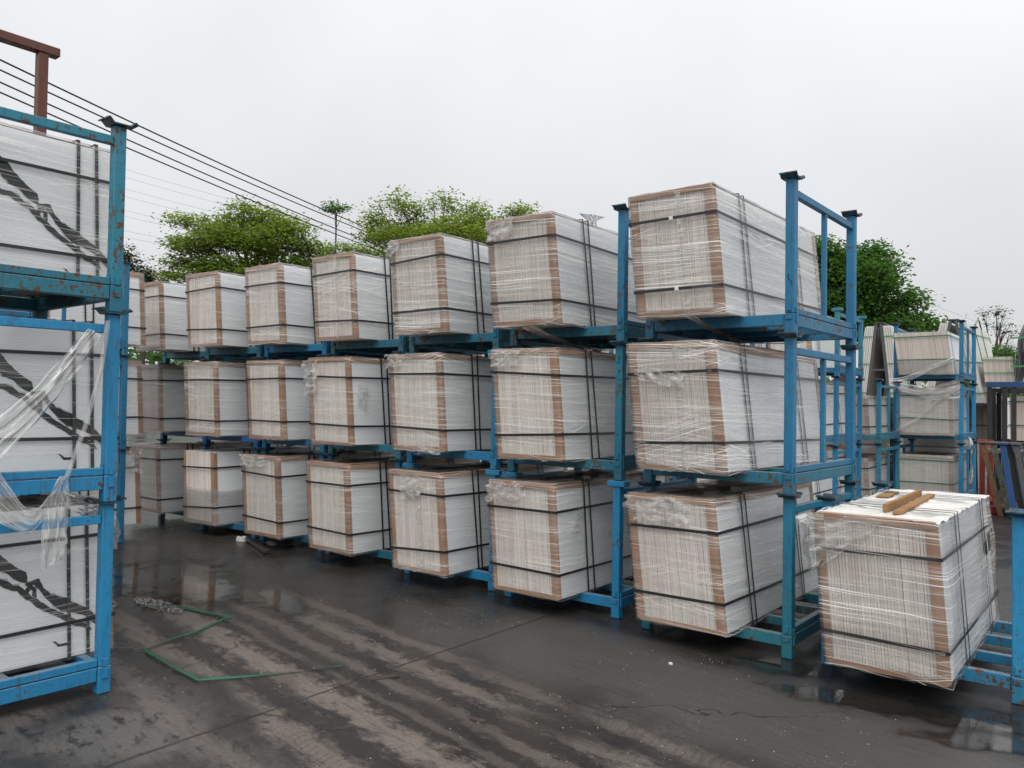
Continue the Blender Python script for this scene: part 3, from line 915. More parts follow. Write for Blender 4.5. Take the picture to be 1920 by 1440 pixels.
SPEC = {  # (stack, tier): options
 (0,2): dict(vin=True, film='heavy', tape=True, seals=True, topedge=False, puff=.012, w=.617),
 (0,1): dict(vin=True, film='heavy', tape=True, puff=.016, w=.628, crumples=(([(-.58,-.036,.60),(-.22,-.036,.52),(-.20,-.034,.64),(-.60,-.034,.70)], .022),)),
 (0,0): dict(film='normal', w=.622, crumples=(([(-.66,-.036,.63),(-.18,-.036,.66),(-.12,-.028,.845),(-.66,-.028,.845)], .03),)),
 (1,2): dict(film='heavy', w=.625, topedge=False, crumples=((tl_crumple(.625, H0, .26, .17), .028),)),
 (1,1): dict(film='normal', w=.608, crumples=((tl_crumple(.608, H0, .28, .14, side=.03), .035),)),
 (1,0): dict(film='normal', w=.61, crumples=((tl_crumple(.61, H0, .36, .16, side=.035), .03), ([(.024,.16,.45),(.024,.24,.44),(.024,.36,.64),(.024,.30,.66)], .012))),
 (2,2): dict(film='heavy', topedge=False, crumples=((tl_crumple(W0, H0, .12, .14, side=.05), .03),)),
 (2,1): dict(film='normal', crumples=((tl_crumple(W0, H0, .16, .12, side=.055), .035), ([(-.30,-.03,-.04),(-.02,-.03,-.03),(-.02,-.03,.03),(-.30,-.03,.03)], .02))),
 (2,0): dict(film='light', tape=True, crumples=(([(-.46,-.036,.60),(-.20,-.036,.62),(-.16,-.03,.80),(-.5,-.03,.80)], .022),)),
 (3,2): dict(film='normal', tape=True, topedge=False),
 (3,1): dict(film='light', crumples=(([(-.66,-.04,.42),(-.48,-.04,.46),(-.38,-.03,.82),(-.68,-.03,.82)], .05), ([(.024,.05,.36),(.024,.16,.34),(.024,.22,.58),(.024,.08,.62)], .012))),
 (3,0): dict(film='light'),
 (4,2): dict(film='normal', topedge=False),
 (4,1): dict(film='light'),
 (4,0): dict(film='light', crumples=((tl_crumple(W0, H0, .40, .13, side=.03), .035),)),
 (5,2): dict(film='light', topedge=False),
 (5,1): dict(film='normal'),
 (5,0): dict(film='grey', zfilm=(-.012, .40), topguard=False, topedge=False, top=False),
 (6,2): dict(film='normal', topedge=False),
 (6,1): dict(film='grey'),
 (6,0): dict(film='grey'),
}
LAB = {
 (0,2): 'top wrapped tile package with white strap seals in the tall stack beside the lone package',
 (0,1): 'middle wrapped tile package with crumpled film patch in the stack beside the lone package',
 (0,0): 'bottom wrapped tile package of the tall stack standing directly beside the lone low package',
 (1,1): 'middle tile package with tufted film corner in the second tall stack from the right',
 (3,1): 'middle tile package with film rag hanging off its corner, fourth stack from right',
 (5,0): 'bottom tile package with only its lower half wrapped, sixth stack from the right',
}
seed = 11
RK, PK = {}, {}
for si, (ph, px, py, ry, packs, paints) in enumerate(ROW):
    for tier in range(3):
        z = tier * LV
        rk = rack(f'{paints[tier][1] if paints[tier][1] in ("teal",) else "blue"} steel stacking rack, {TIER[tier]} tier of {ph}',
                  (px + .006 * tier * (si % 2), py + .004 * tier, z), ry, paints[tier][0], paints[tier][1],
                  'box' if (si, tier) in ((1, 0), (2, 0), (2, 1)) else 'trough', GR, left=True,
                  right=True)
        x, y, yw, ln = packs[tier]
        kw = dict(SPEC.get((si, tier), {}))
        seed += 1
        RK[(si, tier)] = rk
        PK[(si, tier)] = package(LAB.get((si, tier), f'{TIER[tier]} film-wrapped white tile package in {ph}'), (x, y, z + .149), yw, lean=ln, seed=seed, group=GP, **kw)

me = strip_mesh('loose_film', [(-2.36, 4.93, 2.205), (-2.30, 5.10, 2.13), (-2.22, 5.55, 2.06), (-2.08, 6.25, 2.10)], [(.03, 0, .01), (.035, 0, 0), (.035, 0, 0), (.03, 0, 0)], 3.0, M_TORN, .008, 6, 24, Vector((0, 0, 1)))
addto(PK[(0, 2)], 'loose_film', me)
me = strip_mesh('loose_film', [(-3.75, 5.0, 2.20), (-3.62, 5.25, 2.10), (-3.45, 5.7, 2.05), (-3.2, 6.3, 2.12)], [(.05, 0, .01), (.05, 0, 0), (.04, 0, 0), (.03, 0, 0)], 5.0, M_TORN, .01, 6, 24, Vector((0, 0, 1)))
addto(PK[(1, 2)], 'loose_film', me)
def handmark(parent, strokes):
    b = MB()
    for st in strokes:
        b.tube([(x, -.0325, z) for x, z in st], .0022, 4)
    link('handwritten_mark', b.mesh('handwritten_mark', M_INK), parent)
zz = .93
handmark(RK[(1, 1)], [[(-.010, zz), (.002, zz + .014), (.008, zz + .004), (-.004, zz - .016), (.010, zz - .004), (.002, zz - .022), (-.014, zz - .042), (.016, zz - .042)], [(.006, zz - .09), (.006, zz - .135)]])
zz = .37
handmark(RK[(0, 2)], [[(-.012, zz + .03), (-.010, zz + .012), (-.004, zz - .004), (.010, zz - .012), (.014, zz - .018), (.013, zz - .04)], [(-.006, zz + .035), (-.003, zz + .025)]])

# ---- the lone low package on its rack at the right end
rack('low teal blue rack carrying the lone single package at the right end of row', (-.528, 5.25, 0), -.01, 'blue', 'bright', 'trough', GR)
zp = package('lone low wrapped tile package with timber battens on its white top', (-.797, 4.827, .149), .004, w=.6215, h=.833, l=1.86, lean=.081, seed=60,
             film='heavy', group=GP, puff=.03, topedge=False, top=False, vstraps=((.42, .52), (1.36, 1.45)),
             crumples=(([(-.66,-.036,.50),(-.56,-.036,.58),(-.22,-.030,.845),(-.70,-.030,.845)], .03),
                       ([(-.665,.10,.55),(-.665,-.02,.45),(-.70,-.05,.82),(-.69,.20,.83)], .05)))
ZS = shear_f(.081)
b = MB()     # film drawn over the top of the lone package
rows = [[ZS((-.63 + .65 * j / 14, -.012 + 1.885 * i / 34, .842 + .018 * abs(noise.noise((j * .5, i * .35, 3))) + .012 * noise.noise((j * .2, i * .9, 8)))) for j in range(15)] for i in range(35)]
b.grid(rows, lambda i, j: (i * .055, j * .046))
def mat_topfilm():
    t = NT('white_top_film')
    p = t.obj()
    q = t.sep(p)
    n = t.noise(t.comb(t.math('MULTIPLY', q[0], 16), t.math('MULTIPLY', q[1], 4), 0.0), 1.0, 4.0, 0.6)
    g2 = t.remap(t.noise(p, 2.6, 3.0), 0.54, 0.64)
    col = t.mix(n, (0.60, 0.58, 0.54), (0.80, 0.79, 0.76))
    col = t.mix(t.math('MULTIPLY', g2, 0.7), col, (0.25, 0.25, 0.235))
    return t.done(t.principled(col, 0.35, 0.0, t.bump(n, 0.6, 0.01), 0.5))
link('top_film', b.mesh('top_film', mat_topfilm()), zp)
# printed letters half hidden on the side of the lone package
b = MB()
kx = .031
for y0, z0, y1, z1 in ((1.52,.50,1.52,.62),(1.56,.50,1.56,.62),(1.60,.51,1.60,.62),(1.44,.49,1.44,.585),(1.40,.535,1.44,.49),(1.40,.535,1.44,.585),(1.36,.50,1.36,.58),(1.73,.56,1.73,.63)):
    p, q = Vector(ZS((kx, y0, z0))), Vector(ZS((kx, y1, z1)))
    b.bar(p, q, .018, .002, (1, 0, 0))
link('printed_letters', b.mesh('printed_letters', M_INK), zp)

def batten(label, p, q, w, h, up=(0, 0, 1)):
    c = (Vector(p) + Vector(q)) / 2
    b = MB(); b.bar(Vector(p) - c, Vector(q) - c, w, h, up)
    o = link('timber_batten', b.mesh('timber_batten', M_TIMBER, .003), None, c)
    return tag(o, label, 'timber', 'timber battens on the lone package')
batten('flat yellow timber batten lying on the white top of the lone package', (-1.095, 5.00, 1.012), (-1.15, 6.25, 1.008), .048, .022)
batten('upright timber batten on edge against the flat one on the lone package', (-1.165, 5.02, 1.030), (-1.215, 6.22, 1.021), .024, .046)
b = MB(); b.box(-.04, .04, -.22, .22, 0, .006)
tag(link('cardboard_offcut', b.mesh('cardboard_offcut', M_TIMBER), None, (-1.40, 6.12, 1.002), (0, 0, .05)), 'tan board offcut at the far left edge of the lone package top', 'board offcut')

# ------------------------------------------------------------------ near left stack
GL = 'marble-veined tile packages in the near left stack'
LX, LY, LR = -4.455, 2.143, -.032
GRL = 'blue stacking racks on the left'
for tier, (bs, fr) in enumerate((('bright', 'bright'), ('bright', 'bright'), ('teal', 'teal'))):
    rack(f'{"teal" if tier == 2 else "bright blue"} rack, {TIER[tier]} tier of the near left stack with black-veined tiles',
         (LX + .012 * tier - RD * sin(-LR), LY - RD, tier * LV), LR, bs, fr, 'trough', GRL)
def left_package(tier):
    tx = {2: 'under taut film', 1: 'behind torn hanging film', 0: 'nearest the wet ground'}[tier]
    l = 1.87
    # far end of the package is its striped end here, so it is built along -y by turning it half round in plan
    t = package(f'{TIER[tier]} black-veined white marble tile package in near left stack, {tx}',
                (-4.72, 2.315 - l, tier * LV + .149), 0.0, l=l, lean=.097, seed=81 + tier,
                film={2: 'normal', 1: 'light', 0: 'light'}[tier], veins=False, vin=True,
                vstraps=((.27, .37), (l - .225, l - .125)), group=GL, topedge=False)
    f = shear_f(.097)
    for k, poly in enumerate(VEINS['M_VEIN']):
        for halo in (True, False):
            if halo and len(poly) < 10: continue
            pp = densify(poly, k + (3 if halo else 0), .014 if halo else .008)
            ar = sum(pp[i - 1][0] * pp[i][1] - pp[i][0] * pp[i - 1][1] for i in range(len(pp)))
            sg = 1 if ar > 0 else -1
            q2 = []
            for i in range(len(pp)):
                (ax, ay), (bx, by) = pp[i - 1], pp[(i + 1) % len(pp)]
                tx, ty = bx - ax, by - ay
                ln = math.hypot(tx, ty) or 1
                gr = .006 if k != 3 else .002
                q2.append((pp[i][0] + sg * ty / ln * gr, pp[i][1] - sg * tx / ln * gr))
            pp = q2
            if halo:
                pp = [(a + .006, c + .004 + .012 * noise.noise((a * 9, c * 9, 6))) for a, c in pp]
            b = MB()
            dx = (.0008 if halo else .0018) + .0001 * k
            vs = [b.b.verts.new(f((dx, l - a, min(.824, max(.004, c))))) for a, c in pp]
            fc = b.b.faces.new(vs)
            bmesh.ops.triangulate(b.b, faces=[fc])
            for fc in b.b.faces: fc.normal_update()
            link('marble_vein', b.mesh('marble_vein', M_HALO if halo else M_VEIN), t)
    # cardboard guard at the far, aisle end
    b = MB(); b.box(-.03, .009, l + .006, l + .0125, .0, .62 if tier else .80, f); b.box(.0045, .009, l - .012, l + .0055, 0, .60 if tier else .8, f)
    link('corner_guard', b.mesh('corner_guard', M_CARD), t)
    return t
LP = [left_package(t) for t in range(3)]

FX = -4.385
mid = LP[1]
def LYZ(px, py, X=FX):
    """point on the plane x = X that the photograph shows at a measured angle (site survey helper)"""
    d = F + R * ((px - 960) / 1515.7) + U * ((720 - py) / 1515.7)
    k = X / d.x
    return Vector((X, d.y * k, 1.6 + d.z * k))
A0, A1, A2, A3 = LYZ(178, 622), LYZ(135, 680), LYZ(70, 755), LYZ(-40, 850)
addto(mid, 'torn_film', strip_mesh('torn_film', [A0, A1, A2, A3], [(0, .030, -.015), (0, .038, -.038), (0, .045, -.045), (0, .060, -.060)], 2.0, M_TORN, .024, 16, 44))
C0, C1, C2, C3 = LYZ(201, 602), LYZ(185, 690), LYZ(150, 800), LYZ(118, 895)
b = MB(); b.tube([C0 + Vector((.01, 0, 0)), C1 + Vector((.03, 0, 0)), C2 + Vector((.035, .01, 0)), C3 + Vector((.04, 0, 0))], [.012, .013, .011, .012], 7)
bm_uv = b.b.loops.layers.uv.new('UVMap')
addto(mid, 'film_rope', b.mesh('film_rope', M_CRUMPLE))
D0, D1, D2, D3 = LYZ(118, 893, FX + .04), LYZ(108, 945, FX + .05), LYZ(104, 1010, FX + .06), LYZ(98, 1060, FX + .06)
addto(mid, 'torn_film', strip_mesh('torn_film', [D0, D1, D2, D3], [(0, .012, 0), (0, .065, 0), (0, .062, 0), (0, .04, .03)], 5.0, M_TORN, .02, 12, 30))
G0, G1, G2, G3 = LYZ(116, 900, FX + .03), LYZ(85, 955, FX + .05), LYZ(45, 975, FX + .05), LYZ(-30, 905, FX + .03)
addto(mid, 'torn_film', strip_mesh('torn_film', [G0, G1, G2, G3], [(0, .02, .03), (0, .02, .07), (0, .01, .06), (0, .03, .12)], 8.0, M_TORN, .016))
H0_, H1_, H2_ = LYZ(125, 935, -4.50), LYZ(160, 950, -4.50), LYZ(190, 957, -4.52)
addto(LP[0], 'torn_film', strip_mesh('torn_film', [H0_, H1_, H2_], [(0, .01, .04), (0, .02, .045), (0, .01, .03)], 9.0, M_TORN, .02, 10, 20))
K0, K1, K2 = LYZ(214, 968, -4.66), LYZ(216, 1000, -4.66), LYZ(213, 1030, -4.66)
addto(LP[0], 'torn_film', strip_mesh('torn_film', [K0, K1, K2], [(0, .01, 0), (0, .03, 0), (0, .025, 0)], 12.0, M_TORN, .015, 8, 14))
# long loose film under the rack of the middle tier in the right-hand row

# ---- neighbours of the near left stack, seen through its gaps, with a rust-red frame on top
for tier in range(3):
    rack(f'blue stacking rack, {TIER[tier]} tier of the half hidden stack behind the near left stack', (-6.36, 2.50 - RD, tier * LV), 0, 'blue', 'bright', 'trough', GRL)
    package(f'{TIER[tier]} white tile package half hidden behind the near left stack', (-6.63, .83, tier * LV + .149), 0, seed=90 + tier, film='normal', group='half hidden tile packages behind the near left stack', detail=.5)
t = thing('rusty_frame', 'rust-red steel frame rising above the near left stack', 'steel frame', (-6.36, 2.50, 3 * LV), -.02)
for x in (0,):
    for y in (0, -RD):
        b = MB(); b.box(-.034, .034, -.034, .034, .01, 1.02)
        link('post', b.mesh('post', PAINT['rust'], .004), t, (x, y, 0))
    b = MB(); b.box(-.042, .042, -RD - .07, .11, 1.022, 1.085)
    link('top_bar', b.mesh('top_bar', PAINT['rust'], .004), t, (x, 0, 0))
    b = MB(); b.box(-.02, .02, -RD + .04, -.04, .10, .17)
    link('end_rail', b.mesh('end_rail', PAINT['rust'], .003), t, (x, 0, 0))
# ---- stack closing the far left end of the aisle
for tier in range(3):
    rack(f'{"bright " if tier == 1 else ""}blue rack, {TIER[tier]} tier of the stack at the far left end of the aisle',
         (-8.859 - .01 * tier, 4.415 - RD, tier * LV), 0.0, 'blue', 'blue', 'trough', GRL)
    package(f'{TIER[tier]} tile package showing its white face across the far left end of the aisle', (-9.15, 4.785 - 1.87, tier * LV + .149), 0, seed=100 + tier,
            film='normal' if tier else 'light', vstraps=((.3, .4), (1.2, 1.3)), group='tile packages closing the far left end of the aisle', detail=.8,
            crumples=(([(.03, 1.66, .60), (.03, 1.90, .55), (.0, 1.90, .84), (.03, 1.62, .82)], .03),) if tier == 0 else ())

# ------------------------------------------------------------------ second row, behind
ROW2 = [(-3.57, 12.42, 'the back-row stack seen behind the nearest tall stack'), (-4.88, 12.45, 'the second back-row stack'), (-6.19, 12.5, 'the third back-row stack'), (-7.5, 12.5, 'the fourth back-row stack'), (-8.8, 12.55, 'the fifth back-row stack'), (-10.1, 12.6, 'the sixth back-row stack')]
for si, (x, y, ph) in enumerate(ROW2):
    for tier in range(3):
        rack(f'blue stacking rack, {TIER[tier]} tier of {ph}', (x + .01 * tier, y, tier * LV), 0, 'blue' if tier else 'deep', ('blue', 'blue', 'teal')[tier], 'box' if tier == 2 else 'trough', 'blue stacking racks in the back row')
        package(f'{TIER[tier]} tile package in {ph}', (x - .24, y - .28, tier * LV + .149), 0, w=.63, lean=.10, seed=120 + si * 3 + tier, film='light', detail=.4,
                vstraps=((.25, .33), (1.3, 1.4)), group='tile packages in the back row')
# teal two-tier stack behind it
for tier in range(2):
    rack(f'dark teal rack, {TIER[tier]} tier of two-tier stack left of the green-strapped packages', (-3.33, 13.95, tier * LV), 0, 'teal', 'teal', 'trough', 'teal racks of the two-tier stack')
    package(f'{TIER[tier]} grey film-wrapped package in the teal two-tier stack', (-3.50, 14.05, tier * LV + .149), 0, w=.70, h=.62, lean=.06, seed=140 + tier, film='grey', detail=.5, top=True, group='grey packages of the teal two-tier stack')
# green-strapped stack
PX, PY = -2.37, 15.35
PLAB = ['bottom green-strapped package wrapped in dull film in the three-tier green-strapped stack', 'middle green-strapped package with torn film drawn across in the green-strapped stack', 'top green-strapped tile package leaning with bare striped edges in the green-strapped stack']
for tier in range(3):
    rack(f'blue stacking rack, {TIER[tier]} tier of the stack of green-strapped packages', (PX, PY, tier * LV), 0, 'blue', 'bright' if tier < 2 else 'blue', 'trough', 'blue racks of the green-strapped stack')
    pk = package(PLAB[tier], (PX - .10, PY - .12, tier * LV + .149), 0, w=.84, h=(.66, .76, .72)[tier], l=1.4, lean=(.03, .03, .13)[tier], seed=150 + tier, strap='green',
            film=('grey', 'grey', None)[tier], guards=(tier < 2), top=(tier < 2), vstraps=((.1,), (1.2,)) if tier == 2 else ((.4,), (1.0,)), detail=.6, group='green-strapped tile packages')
    if tier == 2:
        f = shear_f(.13)
        link('stretch_film', film_mesh(.84, .3, 1.4, f, 5.0, M_FILMGREY, -.012, .26, False, 0, .5), pk)
    y0 = PY - .155
    z0 = tier * LV
    if tier == 1:
        me = strip_mesh('torn_film', [(PX - .98, y0, z0 + .20), (PX - .62, y0 - .02, z0 + .42), (PX - .35, y0 - .02, z0 + .70), (PX + .02, y0, z0 + .98)], [(.02, 0, .05), (.03, 0, .06), (.03, 0, .06), (.02, 0, .05)], 4.0, M_TORN, .02, 8, 24, Vector((0, -1, 0)))
        addto(pk, 'torn_film', me)
        me = strip_mesh('torn_film', [(PX - 1.04, y0, z0 + .98), (PX - .6, y0 - .02, z0 + .88), (PX - .3, y0 - .02, z0 + .86), (PX + .0, y0, z0 + .92)], [(0, 0, .08), (0, 0, .10), (0, 0, .11), (0, 0, .16)], 6.0, M_TORN, .03, 10, 24, Vector((0, -1, 0)))
        addto(pk, 'torn_film', me)
    if tier == 2:
        me = strip_mesh('torn_film', [(PX - 1.10, y0 - .02, z0 + .02), (PX - .75, y0 - .02, z0 + .09), (PX - .35, y0 - .02, z0 + .28), (PX - .05, y0, z0 + .42)], [(0, 0, .04), (0, 0, .045), (0, 0, .04), (0, 0, .03)], 7.0, M_TORN, .02, 8, 24, Vector((0, -1, 0)))
        addto(pk, 'torn_film', me)
        me = strip_mesh('torn_film', [(PX - 1.10, y0 - .02, z0 - .05), (PX - .6, y0 - .03, z0 - .16), (PX - .3, y0 - .02, z0 - .06), (PX - .02, y0, z0 + .05)], [(0, 0, .03), (0, 0, .03), (0, 0, .03), (0, 0, .02)], 3.0, M_TORN, .02, 8, 24, Vector((0, -1, 0)))
        addto(pk, 'torn_film', me)
me = strip_mesh('torn_film', [(PX + .06, PY + .35, 1.15), (PX + .10, PY + .3, .95), (PX + .10, PY + .3, .6), (PX + .08, PY + .3, .35)], [(0, .05, 0), (0, .08, 0), (0, .10, 0), (0, .03, 0)], 11.0, M_TORN, .03, 8, 20)
addto(pk, 'torn_film', me)

# ---- A-frames with big cream slabs
def aframe(label, loc, rz, z0, z1, length, nl, nr, spread=.36, strap_mat=M_LIME, group='A-frames of cream slabs'):
    t = thing('slab_frame', label, 'slab frame', loc, rz, group)
    def leanpt(side, z, off):      # off = distance outwards from the frame leg
        k = (z1 - z) / (z1 - z0)
        return side * (.05 + spread * k + off)
    for y in (0.02, length * .5, length - .02):
        for s in (-1, 1):
            b = MB(); b.bar((leanpt(s, z1 + .03, 0), y, z1 + .03), (leanpt(s, z0, 0), y, z0), .05, .05)
            link('leg', b.mesh('leg', PAINT['grey'], .003), t)
        b = MB(); zc = z0 + .42 * (z1 - z0); b.bar((leanpt(-1, zc, -.02), y, zc), (leanpt(1, zc, -.02), y, zc), .04, .04)
        link('brace', b.mesh('brace', PAINT['grey'], .003), t)
    b = MB(); b.box(-.10, .10, 0, length, z1 + .035, z1 + .07)
    link('ridge', b.mesh('ridge', PAINT['black'], .003), t)
    for s in (-1, 1):
        for k in range(2):
            b = MB(); y = .1 + k * (length - .2)
            b.bar((leanpt(s, z0, 0), y, z0), (leanpt(s, z0, .05), y, 0.003), .06, .06)
            link('leg', b.mesh('leg', PAINT['black'], .003), t)
    b = MB()
    for s in (-1, 1):
        b.bar((leanpt(s, z0, .1), 0, z0 - .035), (leanpt(s, z0, .1), length, z0 - .035), .25, .06)
    link('base_rail', b.mesh('base_rail', PAINT['black'], .003), t)
    for s, n in ((-1, nl), (1, nr)):
        for i in range(n):
            o0 = .035 + i * .022
            b = MB()
            top, bot = z1 - .02 * (i % 2), z0
            q = [(leanpt(s, bot, o0), bot), (leanpt(s, bot, o0 + .018), bot), (leanpt(s, top, o0 + .018), top), (leanpt(s, top, o0), top)]
            if s < 0: q = q[::-1]
            v0 = [b.b.verts.new((x, -.02 * (i % 2), z)) for x, z in q]; v1 = [b.b.verts.new((x, length, z)) for x, z in q]
            b.b.faces.new(v0)
            b.b.faces.new(v1[::-1])
            for a in range(4): b.b.faces.new((v0[a], v1[a], v1[(a + 1) % 4], v0[(a + 1) % 4]))
            bmesh.ops.recalc_face_normals(b.b, faces=b.b.faces)
            link('slab', b.mesh('slab', M_CREAM), t)
        oo = .035 + n * .022 + .003
        for zf in (.12, .5, .86):
            zc = z0 + zf * (z1 - z0)
            b = MB()
            b.bar((leanpt(s, zc, oo), -.03, zc), (leanpt(s, zc, oo), length + .02, zc + .1), .004, .02)
            b.bar((leanpt(s, zc, 0.03), -.03, zc), (leanpt(s, zc, oo), -.03, zc), .004, .02)
            link('strap', b.mesh('strap', strap_mat), t)
        for yf in (.3, .62):
            b = MB(); y = length * yf
            b.bar((leanpt(s, z1, oo), y, z1), (leanpt(s, z0, oo), y + .3, z0), .02, .004, (0, 1, 0))
            link('strap', b.mesh('strap', strap_mat), t)
    return t
aframe('cream slabs leaning on an A-frame whose dark open end faces us, left of green-strapped stack', (-4.34, 18.1, 0), .02, 1.75, 3.35, 2.6, 8, 8, .17)
aframe('cream slabs with bright green straps on an A-frame right behind the green-strapped stack', (-2.96, 18.2, 0), .0, 1.75, 3.36, 2.9, 7, 7, .30)

for i, (x, y, z, ph) in enumerate(((-4.05, 16.75, .02, 'bottom one under the slabs left of the green-strapped stack'), (-4.05, 16.75, .92, 'upper one under the slabs left of the green-strapped stack'), (-2.65, 17.0, .02, 'bottom one behind the green-strapped stack'), (-2.65, 17.0, .92, 'upper one behind the green-strapped stack'))):
    package('dull grey wrapped tile pile, ' + ph, (x, y, z), 0, w=.95, h=.86, l=1.0, lean=.02, seed=180 + i, film='grey', detail=.4, guards=False, vstraps=(), group='dull grey tile piles under the slab frames')

# ---- black rack at the right edge with striped packages
GB = 'black racks at the right edge'
BX, BY = -1.35, 19.0
t = thing('black_stand', 'black steel stand with navy top bar at the right edge', 'steel stand', (0, 0, 0))
for x in (-2.30, -2.05, -1.90, -.9, 0.2):
    b = MB(); b.box(x - .04, x + .04, 18.0, 18.08, 0.0, 2.05)
    link('post', b.mesh('post', PAINT['black'], .004), t)
b = MB(); b.box(-2.35, .5, 17.985, 18.095, 2.053, 2.16); link('top_bar', b.mesh('top_bar', PAINT['navy'], .004), t)
b = MB(); b.box(-2.28, .5, 17.94, 17.996, .95, 1.02); link('lower_bar', b.mesh('lower_bar', PAINT['black'], .004), t)
for y in (18.5, 19.3):
    b = MB(); b.box(-2.33, .5, y, y + .08, 1.97, 2.05); link('shelf_rail', b.mesh('shelf_rail', PAINT['black'], .004), t)
    for x in (-2.30, 0.2):
        b = MB(); b.box(x - .04, x + .04, y, y + .08, 0.0, 1.968); link('post', b.mesh('post', PAINT['black'], .004), t)
    b = MB(); b.box(-2.33, .5, y, y + .08, .95, 1.03); link('shelf_rail', b.mesh('shelf_rail', PAINT['black'], .004), t)
package('bare striped tile package with green strap on top of the black stand', (-1.92, 18.35, 2.163), 0, w=.50, h=.50, l=1.2, lean=.09, seed=170, film=None, guards=False, top=False, strap='lime', vstraps=(), group='bare tile packages at the right edge')
package('bare striped tile package on the lower shelf of the black stand at right edge', (-1.36, 18.25, 1.035), 0, w=.62, h=.86, l=1.2, lean=.02, seed=171, film=None, guards=False, top=False, strap='green', vstraps=(), group='bare tile packages at the right edge')
package('grey cream tile package behind the black stand posts beside the green-strapped stack', (-2.30, 20.2, .95), 0, w=.8, h=.95, l=1.2, lean=.04, seed=172, film=None, guards=False, top=False, strap='green', vstraps=(), group='bare tile packages at the right edge')
b = MB(); b.box(-2.62, -.9, 20.1, 21.5, 0, .95)
t = thing('low_plinth', 'dark low steel plinth under the grey cream package behind the black stand', 'plinth', (0, 0, 0))
for x in (-3.1, -2.4):
    for y in (20.25, 21.2):
        b2 = MB(); b2.box(x - .04, x + .04, y - .04, y + .04, 0, .88); link('leg', b2.mesh('leg', PAINT['black'], .003), t)
b2 = MB(); b2.box(-3.2, -2.3, 20.15, 21.4, .882, .945); link('deck', b2.mesh('deck', PAINT['black'], .003), t)
b.b.free()
# tall grey slabs with wavy cream edge at the right border
t = thing('tall_slab_bundle', 'tall grey slab bundle with wavy cream edge strip above the black stand', 'slab bundle', (0, 0, 0))
for i in range(4):
    b = MB()
    x0 = -1.80 + i * .035
    rows = [[(x0 - .10 * (1 - zz) + .04 * math.sin(zz * 7), y, 2.165 + 1.12 * zz) for zz in [k / 12 for k in range(13)]] for y in (18.3, 20.2)]
    b.grid(rows, smooth=True)
    bmesh.ops.solidify(b.b, geom=list(b.b.faces), thickness=.02)
    link('slab', b.mesh('slab', M_GREYSLAB), t)
b = MB()
rows = [[(-1.855 - .10 * (1 - zz) + .04 * math.sin(zz * 7) + .02 * math.sin(zz * 16), y, 2.165 + 1.14 * zz) for zz in [k / 24 for k in range(25)]] for y in (18.24, 18.29)]
b.grid(rows); bmesh.ops.solidify(b.b, geom=list(b.b.faces), thickness=-.05)
link('edge_strip', b.mesh('edge_strip', M_CREAM), t)
for zz in (2.45, 3.0):
    b = MB(); b.box(-1.98, -1.62, 18.225, 18.235, zz, zz + .03); link('strap', b.mesh('strap', M_LIME), t)

# ---- loose end frames leaning in a line at the right
def loose_frame(label, x, y, paint, lean, h=1.1, d=1.0, w=.075):
    t = thing('loose_end_frame', label, 'end frame', (x, y, 0), 0.0, 'loose end frames leaning in a line at the right')
    k = math.tan(lean)
    f = lambda c: (c[0] - k * c[2], c[1], c[2])
    for yy in (0, d):
        b = MB(); b.box(-w / 2, w / 2, yy - w / 2, yy + w / 2, 0.002, h, f); link('post', b.mesh('post', PAINT[paint], .003), t)
    b = MB(); b.box(-.025, .025, w / 2 + .002, d - w / 2 - .002, h - .16, h - .10, f); link('top_bar', b.mesh('top_bar', PAINT[paint], .003), t)
    b = MB(); b.box(-.025, .025, w / 2 + .002, d - w / 2 - .002, .06, .13, f); link('bottom_bar', b.mesh('bottom_bar', PAINT[paint], .003), t)
    b = MB(); b.box(-w * .9, w * .9, -w * .9, w * .9, h + .002, h + .03, f); link('post_cap', b.mesh('post_cap', PAINT[paint], .003), t)
FY = 13.2
for lab, x, y, pt_, ln in (
    ('red upright end frame, leftmost of the loose frames beside the green-strapped stack', -2.03, 15.1, 'red', .0),
    ('brown rusty end frame leaning next to the red one', -1.67, 14.30, 'brown', .22),
    ('worn end frame with flaked green paint leaning between rusty and blue ones', -1.56, 14.32, 'patina', .20),
    ('bright blue loose end frame leaning right of the worn green one', -1.46, 14.0, 'navy', .14),
    ('black loose end frame leaning just right of the blue one', -1.37, 14.2, 'black', .17),
    ('grey loose end frame leaning between the two black ones', -1.27, 14.1, 'grey', .17),
    ('black loose end frame leaning at the right edge of the picture', -1.16, 14.2, 'black', .16),
    ('pale grey loose end frame, last of the line at the right edge', -1.05, 14.2, 'grey', .16)):
    loose_frame(lab, x, y, pt_, ln)
t = thing('floor_rail', 'rusty red floor rail lying under the loose end frames', 'steel rail', (0, 0, 0))
b = MB(); b.box(-2.2, -.4, 14.55, 14.65, .002, .12); link('rail', b.mesh('rail', PAINT['red'], .004), t)

